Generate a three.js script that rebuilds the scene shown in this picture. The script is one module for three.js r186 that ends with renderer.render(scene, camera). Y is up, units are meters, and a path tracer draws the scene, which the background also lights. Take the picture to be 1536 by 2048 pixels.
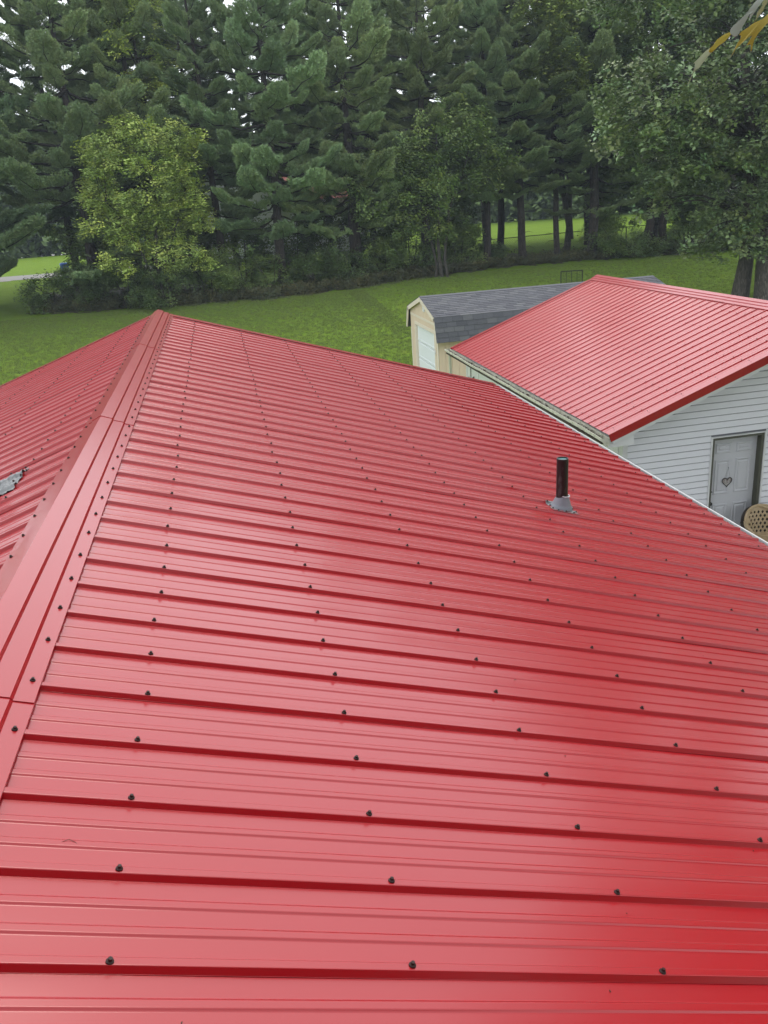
import * as THREE from 'three';
import { mergeGeometries, mergeVertices, toCreasedNormals } from 'three/addons/utils/BufferGeometryUtils.js';
import { RoundedBoxGeometry } from 'three/addons/geometries/RoundedBoxGeometry.js';
import { createNoise2D, createNoise3D } from 'simplex-noise';

// ------------------------------------------------------------------ camera, sky, sun, exposure
const scene = new THREE.Scene();
const camera = new THREE.PerspectiveCamera(62.89, 768 / 1024, 0.05, 900);
camera.position.set(0.788, 1.1114, 1.229);
camera.rotation.order = 'YXZ';
camera.rotation.set(-0.35279, -0.1707, -0.07035);
scene.add(camera);

const rng = (s) => () => { s = (s + 0x6d2b79f5) | 0; let t = Math.imul(s ^ (s >>> 15), 1 | s); t = (t + Math.imul(t ^ (t >>> 7), 61 | t)) ^ t; return ((t ^ (t >>> 14)) >>> 0) / 4294967296; };
const n2 = createNoise2D(rng(11)), n3 = createNoise3D(rng(12));
const fbm = (x, y, o = 4) => { let a = 0.5, v = 0; for (let i = 0; i < o; i++) { v += a * n2(x, y); x *= 2.03; y *= 2.03; a *= 0.5; } return v; };

const SUN_EL = 62, SUN_AZ = 16;      // degrees; azimuth 0 looks along the ridge, positive to the right
// sun direction in the map's own angles (three.js looks up u = atan2(z, x) / 2pi + 0.5)
const SD = (() => { const e = SUN_EL * Math.PI / 180, a = SUN_AZ * Math.PI / 180, x = Math.cos(e) * Math.sin(a), z = -Math.cos(e) * Math.cos(a); return [-x, Math.sin(e), -z]; })();
{ // high thin overcast with soft cloud structure, all round
  const W = 512, H = 256, d = new Float32Array(W * H * 4);
  for (let j = 0; j < H; j++) for (let i = 0; i < W; i++) {
    const el = (j + 0.5) / H * Math.PI - Math.PI / 2, az = (i + 0.5) / W * Math.PI * 2;
    const s = Math.max(0, Math.sin(el)), c = Math.cos(el);
    let f = 0; { let a = 0.5, k = 1.6; for (let o = 0; o < 4; o++) { f += a * n3(c * Math.cos(az) * k, Math.sin(el) * k * 2.2, c * Math.sin(az) * k); k *= 2; a *= 0.5; } }
    const cosA = c * Math.cos(az) * SD[0] + Math.sin(el) * SD[1] + c * Math.sin(az) * SD[2], ang = Math.acos(Math.max(-1, Math.min(1, cosA))) * 57.3;
    const L = (1.36 - 0.66 * s) * (1 + 0.18 * f) * (1 + 0.4 * Math.exp(-((ang / 35) ** 2))), b = 0.5 - 0.5 * f, p = (j * W + i) * 4;
    const g = el < 0 ? 0.25 : 1;
    d[p] = L * g * (0.965 - 0.04 * b); d[p + 1] = L * g * (1.0 - 0.01 * b); d[p + 2] = L * g * (1.025 + 0.06 * b); d[p + 3] = 1;
  }
  const sky = new THREE.DataTexture(d, W, H, THREE.RGBAFormat, THREE.FloatType);
  sky.mapping = THREE.EquirectangularReflectionMapping; sky.magFilter = THREE.LinearFilter; sky.minFilter = THREE.LinearFilter; sky.needsUpdate = true;
  scene.background = sky; scene.environment = sky;
}
const sun = new THREE.DirectionalLight(0xfff4e6, 0.7);
{ const e = SUN_EL * Math.PI / 180, a = SUN_AZ * Math.PI / 180; sun.position.set(Math.cos(e) * Math.sin(a) * 120, Math.sin(e) * 120, -Math.cos(e) * Math.cos(a) * 120); }
sun.castShadow = true; sun.shadow.radius = 45; sun.shadow.mapSize.set(4096, 4096);
Object.assign(sun.shadow.camera, { left: -80, right: 80, top: 80, bottom: -80, near: 1, far: 300 });
scene.add(sun, sun.target);
scene.fog = new THREE.FogExp2(0xc9d6e4, 0.0006);

const renderer = new THREE.WebGLRenderer({ antialias: true });
renderer.toneMapping = THREE.LinearToneMapping;
renderer.toneMappingExposure = 1.85;
renderer.shadowMap.enabled = true;

// ------------------------------------------------------------------ helpers
const V = (x, y, z) => new THREE.Vector3(x, y, z);
const used = {};
function numbered(n) { const k = used[n] = (used[n] ?? -1) + 1; return k ? n + '_' + String(k).padStart(3, '0') : n; }
const partNames = new WeakMap();
function partName(parent, n) { let m = partNames.get(parent); if (!m) partNames.set(parent, m = {}); const k = m[n] = (m[n] ?? -1) + 1; return k ? n + '_' + String(k).padStart(3, '0') : n; }
function thing(name, label, category, pos = [0, 0, 0], group) {
  const g = new THREE.Group(); g.name = numbered(name); g.position.set(...pos); g.userData = { label, category };
  if (group) g.userData.group = group;
  scene.add(g); return g;
}
function shade(o) { o.castShadow = o.receiveShadow = true; return o; }
function part(parent, name, geo, mat, extra) {
  const m = shade(new THREE.Mesh(Array.isArray(geo) ? merge(geo) : geo, mat)); m.name = partName(parent, name);
  if (extra) Object.assign(m.userData, extra); parent.add(m); return m;
}
function structure(name, geo, mat) { const m = shade(new THREE.Mesh(Array.isArray(geo) ? merge(geo) : geo, mat)); m.name = numbered(name); m.userData.kind = 'structure'; scene.add(m); return m; }
function merge(list) {
  const l = list.map((g) => { const h = g.index ? g.toNonIndexed() : g; for (const k of Object.keys(h.attributes)) if (!['position', 'normal', 'uv'].includes(k)) h.deleteAttribute(k);
    if (!h.attributes.uv) h.setAttribute('uv', new THREE.BufferAttribute(new Float32Array(h.attributes.position.count * 2), 2)); if (!h.attributes.normal) h.computeVertexNormals(); return h; });
  return l.length === 1 ? l[0] : mergeGeometries(l);
}
const box = (w, h, d, x = 0, y = 0, z = 0) => new THREE.BoxGeometry(w, h, d).translate(x, y, z);
const rbox = (w, h, d, x = 0, y = 0, z = 0, r = 0.004) => new RoundedBoxGeometry(w, h, d, 2, r).translate(x, y, z);
const span = (x0, x1, y0, y1, z0, z1) => box(x1 - x0, y1 - y0, z1 - z0, (x0 + x1) / 2, (y0 + y1) / 2, (z0 + z1) / 2);
// quads / polygons with flat normals
function polys(list) {
  const p = [];
  for (const q of list) for (let i = 1; i + 1 < q.length; i++) p.push(...q[0], ...q[i], ...q[i + 1]);
  const g = new THREE.BufferGeometry(); g.setAttribute('position', new THREE.Float32BufferAttribute(p, 3)); g.computeVertexNormals();
  g.setAttribute('uv', new THREE.Float32BufferAttribute(new Float32Array(p.length / 3 * 2), 2)); return g;
}
// a closed prism: polygon of [x,y] extruded from z0 to z1
function prism(pts, z0, z1) {
  const l = [pts.map(([x, y]) => [x, y, z1]), pts.map(([x, y]) => [x, y, z0]).reverse()];
  pts.forEach((a, i) => { const b = pts[(i + 1) % pts.length]; l.push([[a[0], a[1], z0], [b[0], b[1], z0], [b[0], b[1], z1], [a[0], a[1], z1]]); });
  return polys(l);
}
// box-projected uv in metres
function uvMetres(g, s = 1) {
  const h = g.index ? g.toNonIndexed() : g, p = h.attributes.position, n = h.attributes.normal, u = new Float32Array(p.count * 2);
  for (let i = 0; i < p.count; i++) { const ax = Math.abs(n.getX(i)), ay = Math.abs(n.getY(i)), az = Math.abs(n.getZ(i)); let a, b;
    if (ay >= ax && ay >= az) { a = p.getX(i); b = p.getZ(i); } else if (ax >= az) { a = p.getZ(i); b = p.getY(i); } else { a = p.getX(i); b = p.getY(i); }
    u[i * 2] = a / s; u[i * 2 + 1] = b / s; }
  h.setAttribute('uv', new THREE.BufferAttribute(u, 2)); return h;
}
// tapered tube through points
function limb(pts, radii, sides = 6) {
  const pos = [], idx = [], uv = []; let prev = null, len = 0;
  for (let i = 0; i < pts.length; i++) {
    const t = pts[Math.min(i + 1, pts.length - 1)].clone().sub(pts[Math.max(i - 1, 0)]).normalize();
    let a = prev ? prev.clone().sub(t.clone().multiplyScalar(prev.dot(t))) : (Math.abs(t.y) < 0.9 ? V(0, 1, 0) : V(1, 0, 0)).cross(t); a.normalize(); prev = a;
    const b = t.clone().cross(a); if (i) len += pts[i].distanceTo(pts[i - 1]);
    for (let k = 0; k <= sides; k++) { const w = k / sides * Math.PI * 2, c = Math.cos(w) * radii[i], s = Math.sin(w) * radii[i];
      pos.push(pts[i].x + a.x * c + b.x * s, pts[i].y + a.y * c + b.y * s, pts[i].z + a.z * c + b.z * s); uv.push(k / sides * Math.max(1, Math.round(radii[0] * 6)), len); }
  }
  const w = sides + 1;
  for (let i = 0; i + 1 < pts.length; i++) for (let k = 0; k < sides; k++) { const a = i * w + k; idx.push(a, a + 1, a + w, a + 1, a + w + 1, a + w); }
  const g = new THREE.BufferGeometry(); g.setAttribute('position', new THREE.Float32BufferAttribute(pos, 3)); g.setAttribute('uv', new THREE.Float32BufferAttribute(uv, 2)); g.setIndex(idx); g.computeVertexNormals();
  return g.toNonIndexed();
}
function tex(w, h, fn, srgb = true, rx = 1, ry = 1) {
  const d = new Uint8Array(w * h * 4);
  for (let j = 0; j < h; j++) for (let i = 0; i < w; i++) { const c = fn(i / w, j / h), p = (j * w + i) * 4; for (let k = 0; k < 3; k++) d[p + k] = Math.max(0, Math.min(255, (Array.isArray(c) ? c[k] : c) * 255)); d[p + 3] = 255; }
  const t = new THREE.DataTexture(d, w, h); t.magFilter = THREE.LinearFilter; t.minFilter = THREE.LinearFilter; t.wrapS = t.wrapT = THREE.RepeatWrapping; if (srgb) t.colorSpace = THREE.SRGBColorSpace; t.repeat.set(rx, ry); t.needsUpdate = true; return t;
}
// noise that tiles over the unit square
const tiled = (u, v, f, s = 0) => { const a = u * Math.PI * 2, b = v * Math.PI * 2, r = f / (Math.PI * 2); return (n3(Math.cos(a) * r + s, Math.sin(a) * r, Math.cos(b) * r + 3.7 + s) + n3(Math.sin(b) * r - s, Math.cos(a) * r + 9.1, Math.sin(a) * r + Math.cos(b) * r * 0.7)) * 0.5; };
const tfbm = (u, v, f, o = 3, s = 0) => { let a = 0.55, r = 0; for (let i = 0; i < o; i++) { r += a * tiled(u, v, f, s + i * 5); f *= 2.1; a *= 0.5; } return r; };
const std = (rgb, rough = 0.6, o = {}) => new THREE.MeshStandardMaterial({ color: new THREE.Color().setRGB(...rgb), roughness: rough, side: THREE.DoubleSide, ...o });

// ------------------------------------------------------------------ materials
const roofRough = tex(256, 256, (u, v) => 0.82 + 0.06 * tfbm(u, v, 3, 2), false);
const red = new THREE.MeshPhysicalMaterial({ color: new THREE.Color().setRGB(0.34, 0.004, 0.009), roughness: 0.46, roughnessMap: roofRough, ior: 1.33, clearcoat: 0.8, clearcoatRoughness: 0.19, side: THREE.DoubleSide });
const M = {
  red,
  redTrim: red,
  screw: new THREE.MeshPhysicalMaterial({ color: new THREE.Color().setRGB(0.03, 0.013, 0.011), roughness: 0.5, specularIntensity: 0.55 }),
  rubber: std([0.012, 0.011, 0.011], 0.7),
  white: std([0.66, 0.66, 0.66], 0.45),
  siding: std([0.74, 0.74, 0.78], 0.5, { bumpMap: tex(256, 64, (u, v) => 0.5 + 0.5 * tfbm(u, v * 0.2, 24, 2), false, 0.6, 6), bumpScale: 0.0006 }),
  dirtyWhite: std([1, 1, 1], 0.6, { map: tex(256, 256, (u, v) => { const g = tfbm(u, v, 6, 4), m = Math.max(0, tfbm(u, v, 14, 3, 40)); return [0.76 - 0.22 * m + 0.1 * g, 0.75 - 0.18 * m + 0.1 * g, 0.69 - 0.26 * m + 0.09 * g]; }) }),
  backing: std([0.18, 0.18, 0.20], 0.9),
  debris: std([0.05, 0.035, 0.022], 0.95),
  jamb: std([0.085, 0.085, 0.062], 0.7),
  door: std([0.53, 0.53, 0.56], 0.5, { map: null }),
  metalDark: std([0.02, 0.02, 0.022], 0.5, { metalness: 0.4 }),
  tan: std([1, 1, 1], 0.8, { map: tex(128, 128, (u, v) => { const g = tfbm(u, v * 0.25, 10, 3); return [0.82 + 0.04 * g, 0.74 + 0.04 * g, 0.65 + 0.04 * g]; }) }),
  tanTrim: std([0.66, 0.58, 0.48], 0.65),
  shedDoor: std([0.74, 0.76, 0.80], 0.4),
  lead: std([0.20, 0.205, 0.21], 0.55, { metalness: 0.15, bumpMap: tex(128, 128, (u, v) => 0.5 + 0.5 * tfbm(u, v, 9, 4), false), bumpScale: 0.004 }),
  pipe: std([1, 1, 1], 0.42, { map: tex(64, 128, (u, v) => { const s = Math.max(0, tfbm(u, v * 0.35, 8, 4) * 2 - 0.1); return [0.05 + 0.3 * s, 0.05 + 0.3 * s, 0.055 + 0.3 * s]; }) }),
  resin: std([0.42, 0.31, 0.18], 0.45),
  darkResin: std([0.035, 0.025, 0.018], 0.5),
  concrete: std([0.22, 0.21, 0.195], 0.9),
};
const shingleMats = [[0.10, 0.102, 0.117], [0.112, 0.114, 0.13], [0.088, 0.09, 0.105], [0.125, 0.127, 0.14], [0.10, 0.102, 0.115], [0.138, 0.14, 0.15]].map((c, i) => std([1, 1, 1], 0.95, { map: tex(96, 96, (u, v) => { const g = 0.6 + 0.45 * (rng((u * 977 + v * 96137 + i * 31) * 1000 | 0)() - 0.0); return c.map((x) => Math.pow(x * g, 1 / 2.2)); }) }));
const barkTex = (a, b, f) => tex(128, 256, (u, v) => { const r = Math.abs(tfbm(u, v * 0.22, f, 3)); const k = Math.min(1, r * 2.6); return a.map((x, i) => Math.pow(x + (b[i] - x) * k, 1 / 2.2)); });
const barkBump = tex(128, 256, (u, v) => Math.min(1, Math.abs(tfbm(u, v * 0.22, 10, 3)) * 2.4), false);
M.pineBark = std([1, 1, 1], 0.95, { map: barkTex([0.022, 0.018, 0.016], [0.085, 0.065, 0.055], 10), bumpMap: barkBump, bumpScale: 0.03 });
M.mapleBark = std([1, 1, 1], 0.95, { map: barkTex([0.04, 0.034, 0.028], [0.17, 0.15, 0.125], 10), bumpMap: barkBump, bumpScale: 0.04 });
M.twig = std([0.05, 0.04, 0.034], 0.9);
M.needle = std([0.205, 0.285, 0.128], 0.5, { vertexColors: true });
M.leaf = std([0.165, 0.235, 0.06], 0.55);
M.leafYellow = std([0.36, 0.45, 0.10], 0.55);
M.leafDark = std([0.11, 0.165, 0.05], 0.55);
M.leafSilver = std([0.15, 0.205, 0.08], 0.5);
M.leafWeed = std([0.09, 0.10, 0.045], 0.85);

// ------------------------------------------------------------------ ground
const soft = (x) => 3 * Math.log1p(Math.exp(Math.min(x / 3, 30)));
const groundY = (z) => -4.7 + 0.06 * soft(-z - 28) - 0.05 * soft(-z - 60);
function sheet(xs, zs, lift, keep) {
  const p = [], uv = [], idx = [];
  zs.forEach((z) => xs.forEach((x) => { p.push(x, groundY(z) + lift, z); uv.push(x / 6, z / 6); }));
  for (let j = 0; j + 1 < zs.length; j++) for (let i = 0; i + 1 < xs.length; i++) { if (keep && !keep((xs[i] + xs[i + 1]) / 2, (zs[j] + zs[j + 1]) / 2)) continue; const a = j * xs.length + i, b = a + xs.length; idx.push(a, a + 1, b, a + 1, b + 1, b); }
  const g = new THREE.BufferGeometry(); g.setAttribute('position', new THREE.Float32BufferAttribute(p, 3)); g.setAttribute('uv', new THREE.Float32BufferAttribute(uv, 2)); g.setIndex(idx); g.computeVertexNormals();
  const n = g.attributes.normal; if (n.getY(0) < 0) { g.setIndex(idx.map((_, i) => idx[i - i % 3 + [0, 2, 1][i % 3]])); g.computeVertexNormals(); }
  return g;
}
const range = (a, b, n) => Array.from({ length: n + 1 }, (_, i) => a + (b - a) * i / n);
const lawnTex = tex(1024, 1024, (u, v) => { const a = tfbm(u, v, 3, 3), b = tfbm(u, v, 26, 3, 20), c = tfbm(u, v, 110, 2, 60), y = Math.max(0, tfbm(u, v, 7, 3, 90));
  const k = 1 + 0.07 * a + 0.07 * b + 0.12 * c; return [(0.42 + 0.07 * y) * k, (0.51 + 0.02 * y) * k, (0.18 + 0.02 * y) * k]; });
M.lawn = new THREE.MeshPhysicalMaterial({ side: THREE.DoubleSide, specularIntensity: 0.15, color: new THREE.Color().setRGB(0.85, 0.9, 0.8), roughness: 1, map: lawnTex, bumpMap: tex(512, 512, (u, v) => 0.5 + 0.5 * tfbm(u, v, 90, 2, 7), false), bumpScale: 0.05 });
structure('lawn', sheet([-420, -250, -140, ...range(-90, 90, 36), 140, 250, 420], [60, 30, ...range(10, -110, 60), -130, -160, -220, -300, -420, -560], 0), M.lawn);
// leaf litter under the trees, a ragged strip
M.litter = std([0.9, 0.9, 0.9], 1, { map: tex(512, 512, (u, v) => { const a = tfbm(u, v, 14, 4), c = tfbm(u, v, 90, 2, 33); return [0.255 + 0.09 * a + 0.1 * c, 0.235 + 0.08 * a + 0.08 * c, 0.15 + 0.05 * a + 0.06 * c]; }) });
const edgeZ = (x) => -47.4 - 0.055 * Math.max(0, x) * 3.6 + 0.0 * x;      // front edge of the tree belt
const beltFront = (x) => (x < 4 ? -47.3 + (4 - x) * -0.12 : x < 18 ? -47.3 - (x - 4) * 0.33 : -51.9 + Math.max(0, x - 26) * 0.12) + 0.5 * n2(x * 0.5, 3);
structure('leaf_litter', sheet(range(-12, 44, 224), range(-45, -62, 68), 0.012, (x, z) => z < beltFront(x) + 0.5 * n2(x * 1.7, z * 1.7) && z > -58 + 2.5 * n2(x * 0.3, 8) && x > -9.5 + n2(z, 1)), M.litter);
structure('path', sheet(range(-60, -4, 56), range(-79, -68, 22), 0.016, (x, z) => Math.abs(z + 73.7 + 0.05 * (x + 14)) < 2.9), M.concrete);
structure('road', sheet(range(-160, -20, 20), range(-170, -150, 8), 0.016), M.concrete);
structure('patio', span(4.3, 14.5, -4.8, -4.682, -9.975, -3.5), M.concrete);

// ------------------------------------------------------------------ ribbed steel roofing
const P = 0.2286, RIB = 0.0135;
// cross-section over one pitch starting at the foot of a rib: [v from rib centre, height]; rib tops are at height 0
const ribProfile = (() => {
  const round = (pts) => { const o = []; pts.forEach((p, i) => { const r = p[2]; if (!r) return o.push([p[0], p[1]]); const a = pts[i - 1], b = pts[i + 1];
    const ua = [a[0] - p[0], a[1] - p[1]], ub = [b[0] - p[0], b[1] - p[1]], la = Math.hypot(...ua), lb = Math.hypot(...ub);
    const A = [p[0] + ua[0] / la * r, p[1] + ua[1] / la * r], B = [p[0] + ub[0] / lb * r, p[1] + ub[1] / lb * r];
    for (let k = 0; k <= 4; k++) { const t = k / 4; o.push([(1 - t) ** 2 * A[0] + 2 * t * (1 - t) * p[0] + t * t * B[0], (1 - t) ** 2 * A[1] + 2 * t * (1 - t) * p[1] + t * t * B[1]]); } }); return o; };
  const f = -RIB, minor = (c) => [[c - 0.0125, f, 0.003], [c - 0.0085, f + 0.0035, 0.002], [c + 0.0085, f + 0.0035, 0.002], [c + 0.0125, f, 0.003]];
  return round([[-0.0183, f], [-0.0178, f, 0.0004], [-0.0095, 0, 0.0026], [0.0095, 0, 0.0026], [0.0178, f, 0.003], ...minor(P * 0.355), ...minor(P * 0.655), [P - 0.0168, f]]);
})();
// panel in slope axes: x down the slope, y off the slope, z = dir * v
function panelGeo(u0, u1, pitches, dir, seed, segs = 14) {
  const prof = []; for (let k = 0; k < pitches; k++) ribProfile.forEach(([v, h], i) => { if (k === 0 || i > 0) prof.push([v + k * P, h]); });
  // lift the near lap edge one sheet over the neighbour, tuck the far edge under
  const pos = [], uv = [], idx = [], n = prof.length;
  for (let s = 0; s <= segs; s++) { const u = u0 + (u1 - u0) * s / segs;
    prof.forEach(([v, h], i) => { const flat = h < -RIB + 0.0045 ? 1 : 0.25, wave = 0.0008 * n3(u * 1.3 + seed * 7.7, v * 5 + seed * 3.1, 0.5) + 0.0002 * n3(u * 3.1, v * 9 + seed, 9.5);
      const lap = i < 9 && v < 0.012 ? 0.0012 : 0;
      pos.push(u, h + flat * wave + lap, dir * v); uv.push(u, v); }); }
  // normals: across the profile the longer neighbour decides, so that flats stay flat; along it the slight waviness
  const nor = [], sn = prof.map((_, i) => { let nx = 0, ny = 0; for (const j of [i - 1, i]) if (j >= 0 && j + 1 < n) { const dv = prof[j + 1][0] - prof[j][0], dh = prof[j + 1][1] - prof[j][1], l = Math.hypot(dv, dh) || 1e-9, w = l * l * l; nx += -dh / l * w; ny += dv / l * w; } const l = Math.hypot(nx, ny); return [nx / l, ny / l]; });
  const wv = (u, v) => 0.0008 * n3(u * 1.3 + seed * 7.7, v * 5 + seed * 3.1, 0.5) + 0.0002 * n3(u * 3.1, v * 9 + seed, 9.5);
  for (let s = 0; s <= segs; s++) { const u = u0 + (u1 - u0) * s / segs; prof.forEach(([v, h], i) => { const k = h < -RIB + 0.0045 ? 1 : 0.25, e = 0.004, du = k * (wv(u + e, v) - wv(u - e, v)) / (2 * e), dv = k * (wv(u, v + e) - wv(u, v - e)) / (2 * e); const q = V(-du, sn[i][1], dir * (sn[i][0] - dv)).normalize(); nor.push(q.x, q.y, q.z); }); }
  for (let s = 0; s < segs; s++) for (let i = 0; i + 1 < n; i++) { const a = s * n + i, b = a + n; if (dir > 0) idx.push(a, a + 1, b, a + 1, b + 1, b); else idx.push(a, b, a + 1, a + 1, b, b + 1); }
  const g = new THREE.BufferGeometry(); g.setAttribute('position', new THREE.Float32BufferAttribute(pos, 3)); g.setAttribute('uv', new THREE.Float32BufferAttribute(uv, 2)); g.setAttribute('normal', new THREE.Float32BufferAttribute(nor, 3)); g.setIndex(idx);
  return g;
}
const screwGeo = merge([new THREE.CylinderGeometry(0.0072, 0.0078, 0.0022, 12).translate(0, 0.0010, 0), new THREE.CylinderGeometry(0.0054, 0.0070, 0.0014, 12).translate(0, 0.0027, 0), new THREE.CylinderGeometry(0.0043, 0.0045, 0.0050, 6).translate(0, 0.0058, 0)]);
camera.updateMatrixWorld(); camera.updateProjectionMatrix();
const inView = (p) => { const q = p.clone().project(camera); return q.z < 1 && Math.abs(q.x) < 1.05 && Math.abs(q.y) < 1.05; };
const toCam = (p) => p.distanceTo(camera.position);

// slope frames: (sign, angle, ridge point) -> matrix taking (u, h, z) to the world
function slopeFrame(sign, th, origin) {
  const X = V(sign * Math.cos(th), -Math.sin(th), 0), Y = V(sign * Math.sin(th), Math.cos(th), 0), Z = V(0, 0, sign);
  return new THREE.Matrix4().makeBasis(X, Y, Z).setPosition(origin);
}
const setMatrix = (o, m) => { m.decompose(o.position, o.quaternion, o.scale); return o; };

// ------------------------------------------------------------------ house
const TH_R = 0.3023, TH_L = 0.342;
const house = thing('house', 'house in the foreground with glossy red ribbed steel roof and folded ridge cap', 'house', [0, 0, 0]);
const FR = slopeFrame(1, TH_R, V(0, 0, 0)), FL = slopeFrame(-1, TH_L, V(0, 0, 0));
const panels = { R: [], L: [] };
for (let k = -4; k <= 10; k++) {
  const m = part(house, 'roof_panel', panelGeo(0.11, 4.66, 4, -1, k + 20, 22), M.red); setMatrix(m, FR.clone().multiply(new THREE.Matrix4().makeTranslation(0, 0, -k * 4 * P))); panels.R.push([k, m]);
  const l = part(house, 'roof_panel', panelGeo(0.075, 4.55, 4, 1, k + 60, 16), M.red); setMatrix(l, FL.clone().multiply(new THREE.Matrix4().makeTranslation(0, 0, k * 4 * P + 0.02))); panels.L.push([k, l]);
}
house.updateMatrixWorld(true);
// screws: a list of {panel, local position}; the 300 nearest in view become parts of their panels
const screwSpots = [], rs = rng(5);
for (const [side, cols] of [['R', Array.from({ length: 8 }, (_, j) => 0.463 + 0.576 * j)], ['L', Array.from({ length: 8 }, (_, j) => 0.39 + 0.567 * j)]])
  for (const [k, m] of panels[side]) for (let r = 0; r < 4; r++) for (const u of cols)
    screwSpots.push({ panel: m, at: V(u + (rs() - 0.5) * 0.016, 0.001, (side === 'R' ? -1 : 1) * (r * P + (rs() - 0.5) * 0.005)) });

// ridge cap: folded sheet in lapped lengths
const capSec = (() => {
  const R = [[0.004, 0.026], [0.058, 0.0225], [0.0665, 0.0135], [0.126, 0.0125], [0.1345, 0.0045], [0.186, 0.0035], [0.1875, -0.003]];
  const L = [[0.004, 0.026], [0.048, 0.021], [0.055, 0.0135], [0.074, 0.0125], [0.0815, 0.0045], [0.116, 0.0035], [0.1175, -0.003]];
  const w = (p, th, s) => [s * (p[0] * Math.cos(th) + p[1] * Math.sin(th)), -p[0] * Math.sin(th) + p[1] * Math.cos(th)];
  return [...L.map((p) => w(p, TH_L, -1)).reverse(), [0, 0.0275], ...R.map((p) => w(p, TH_R, 1))];
})();
function capGeo(len, seed, sec = capSec) {
  const n = 12, out = []; const t = 0.0009;
  const P0 = (i, s) => { const z = -len * s / n, wv = 0.0007 * n3(sec[i][0] * 4 + seed, z * 1.2, seed); return [sec[i][0], sec[i][1] + wv, z]; };
  for (let i = 0; i + 1 < sec.length; i++) for (let s = 0; s < n; s++) out.push([P0(i, s), P0(i + 1, s), P0(i + 1, s + 1), P0(i, s + 1)]);
  for (const s of [0, n]) for (let i = 0; i + 1 < sec.length; i++) { const a = P0(i, s), b = P0(i + 1, s); out.push([a, b, [b[0], b[1] - 0.0032, b[2]], [a[0], a[1] - 0.0032, a[2]]]); }
  const g = mergeVertices(polys(out).deleteAttribute('normal').deleteAttribute('uv')); const r = toCreasedNormals(g, 0.25); return uvMetres(r);
}
const capScrews = [];
[[-2.33, 3.15], [0.805, 3.15], [3.93, 3.08], [6.98, 3.1]].forEach(([v, len], i) => {
  const c = part(house, 'ridge_cap', capGeo(len, i * 3.3), M.red); c.position.set(0, 0.0032, -v); c.rotation.x = -0.0034 / len;
  for (let r = Math.ceil((v + 0.02) / P); r * P < v + len - 0.04; r++) {
    for (const [th, u, s, dz] of [[TH_R, 0.163, 1, 0], [TH_L, 0.094, -1, 0.02]]) { const h = 0.0046; capScrews.push({ panel: c, at: V(s * (u * Math.cos(th) + h * Math.sin(th)), -u * Math.sin(th) + h * Math.cos(th), -(r * P + dz - v) + (rs() - 0.5) * 0.012), tilt: -s * th }); }
  }
});
house.updateMatrixWorld(true);
{
  const all = [...screwSpots, ...capScrews].map((s) => { const w = s.panel.localToWorld(s.at.clone()); return { ...s, w, seen: inView(w), d: toCam(w) }; }).filter((s) => s.w.z < 2.6);
  all.sort((a, b) => (b.seen - a.seen) || a.d - b.d);
  const rest = [];
  all.forEach((s, i) => {
    if (i < 300) { const m = part(s.panel, 'screw', screwGeo, M.screw); m.position.copy(s.at); m.rotation.set((rs() - 0.5) * 0.12, rs() * 6, (s.tilt ?? 0) + (rs() - 0.5) * 0.12, 'ZXY'); }
    else if (s.seen || i < 1400) rest.push(s);
  });
  const im = shade(new THREE.InstancedMesh(screwGeo, M.screw, rest.length)); im.name = 'screws'; im.userData.kind = 'stuff';
  const q = new THREE.Quaternion(), e = new THREE.Euler(), mm = new THREE.Matrix4();
  rest.forEach((s, i) => { s.panel.getWorldQuaternion(q); if (s.tilt !== undefined) q.setFromEuler(e.set(0, 0, s.tilt)); im.setMatrixAt(i, mm.compose(s.w, q, V(1.15, 1.15, 1.15))); });
  house.add(im);
}
// gable rake trim at the far end, both slopes
for (const [F, s, u1] of [[FR, -1, 4.64], [FL, 1, 4.57]]) {
  const m = part(house, 'rake_trim', [span(0.11, u1, 0.001, 0.004, Math.min(s * 9.90, s * 10.07), Math.max(s * 9.90, s * 10.07)), span(0.11, u1, -0.10, 0.001, Math.min(s * 10.06, s * 10.07), Math.max(s * 10.06, s * 10.07))], M.redTrim);
  setMatrix(m, F);
}
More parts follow.
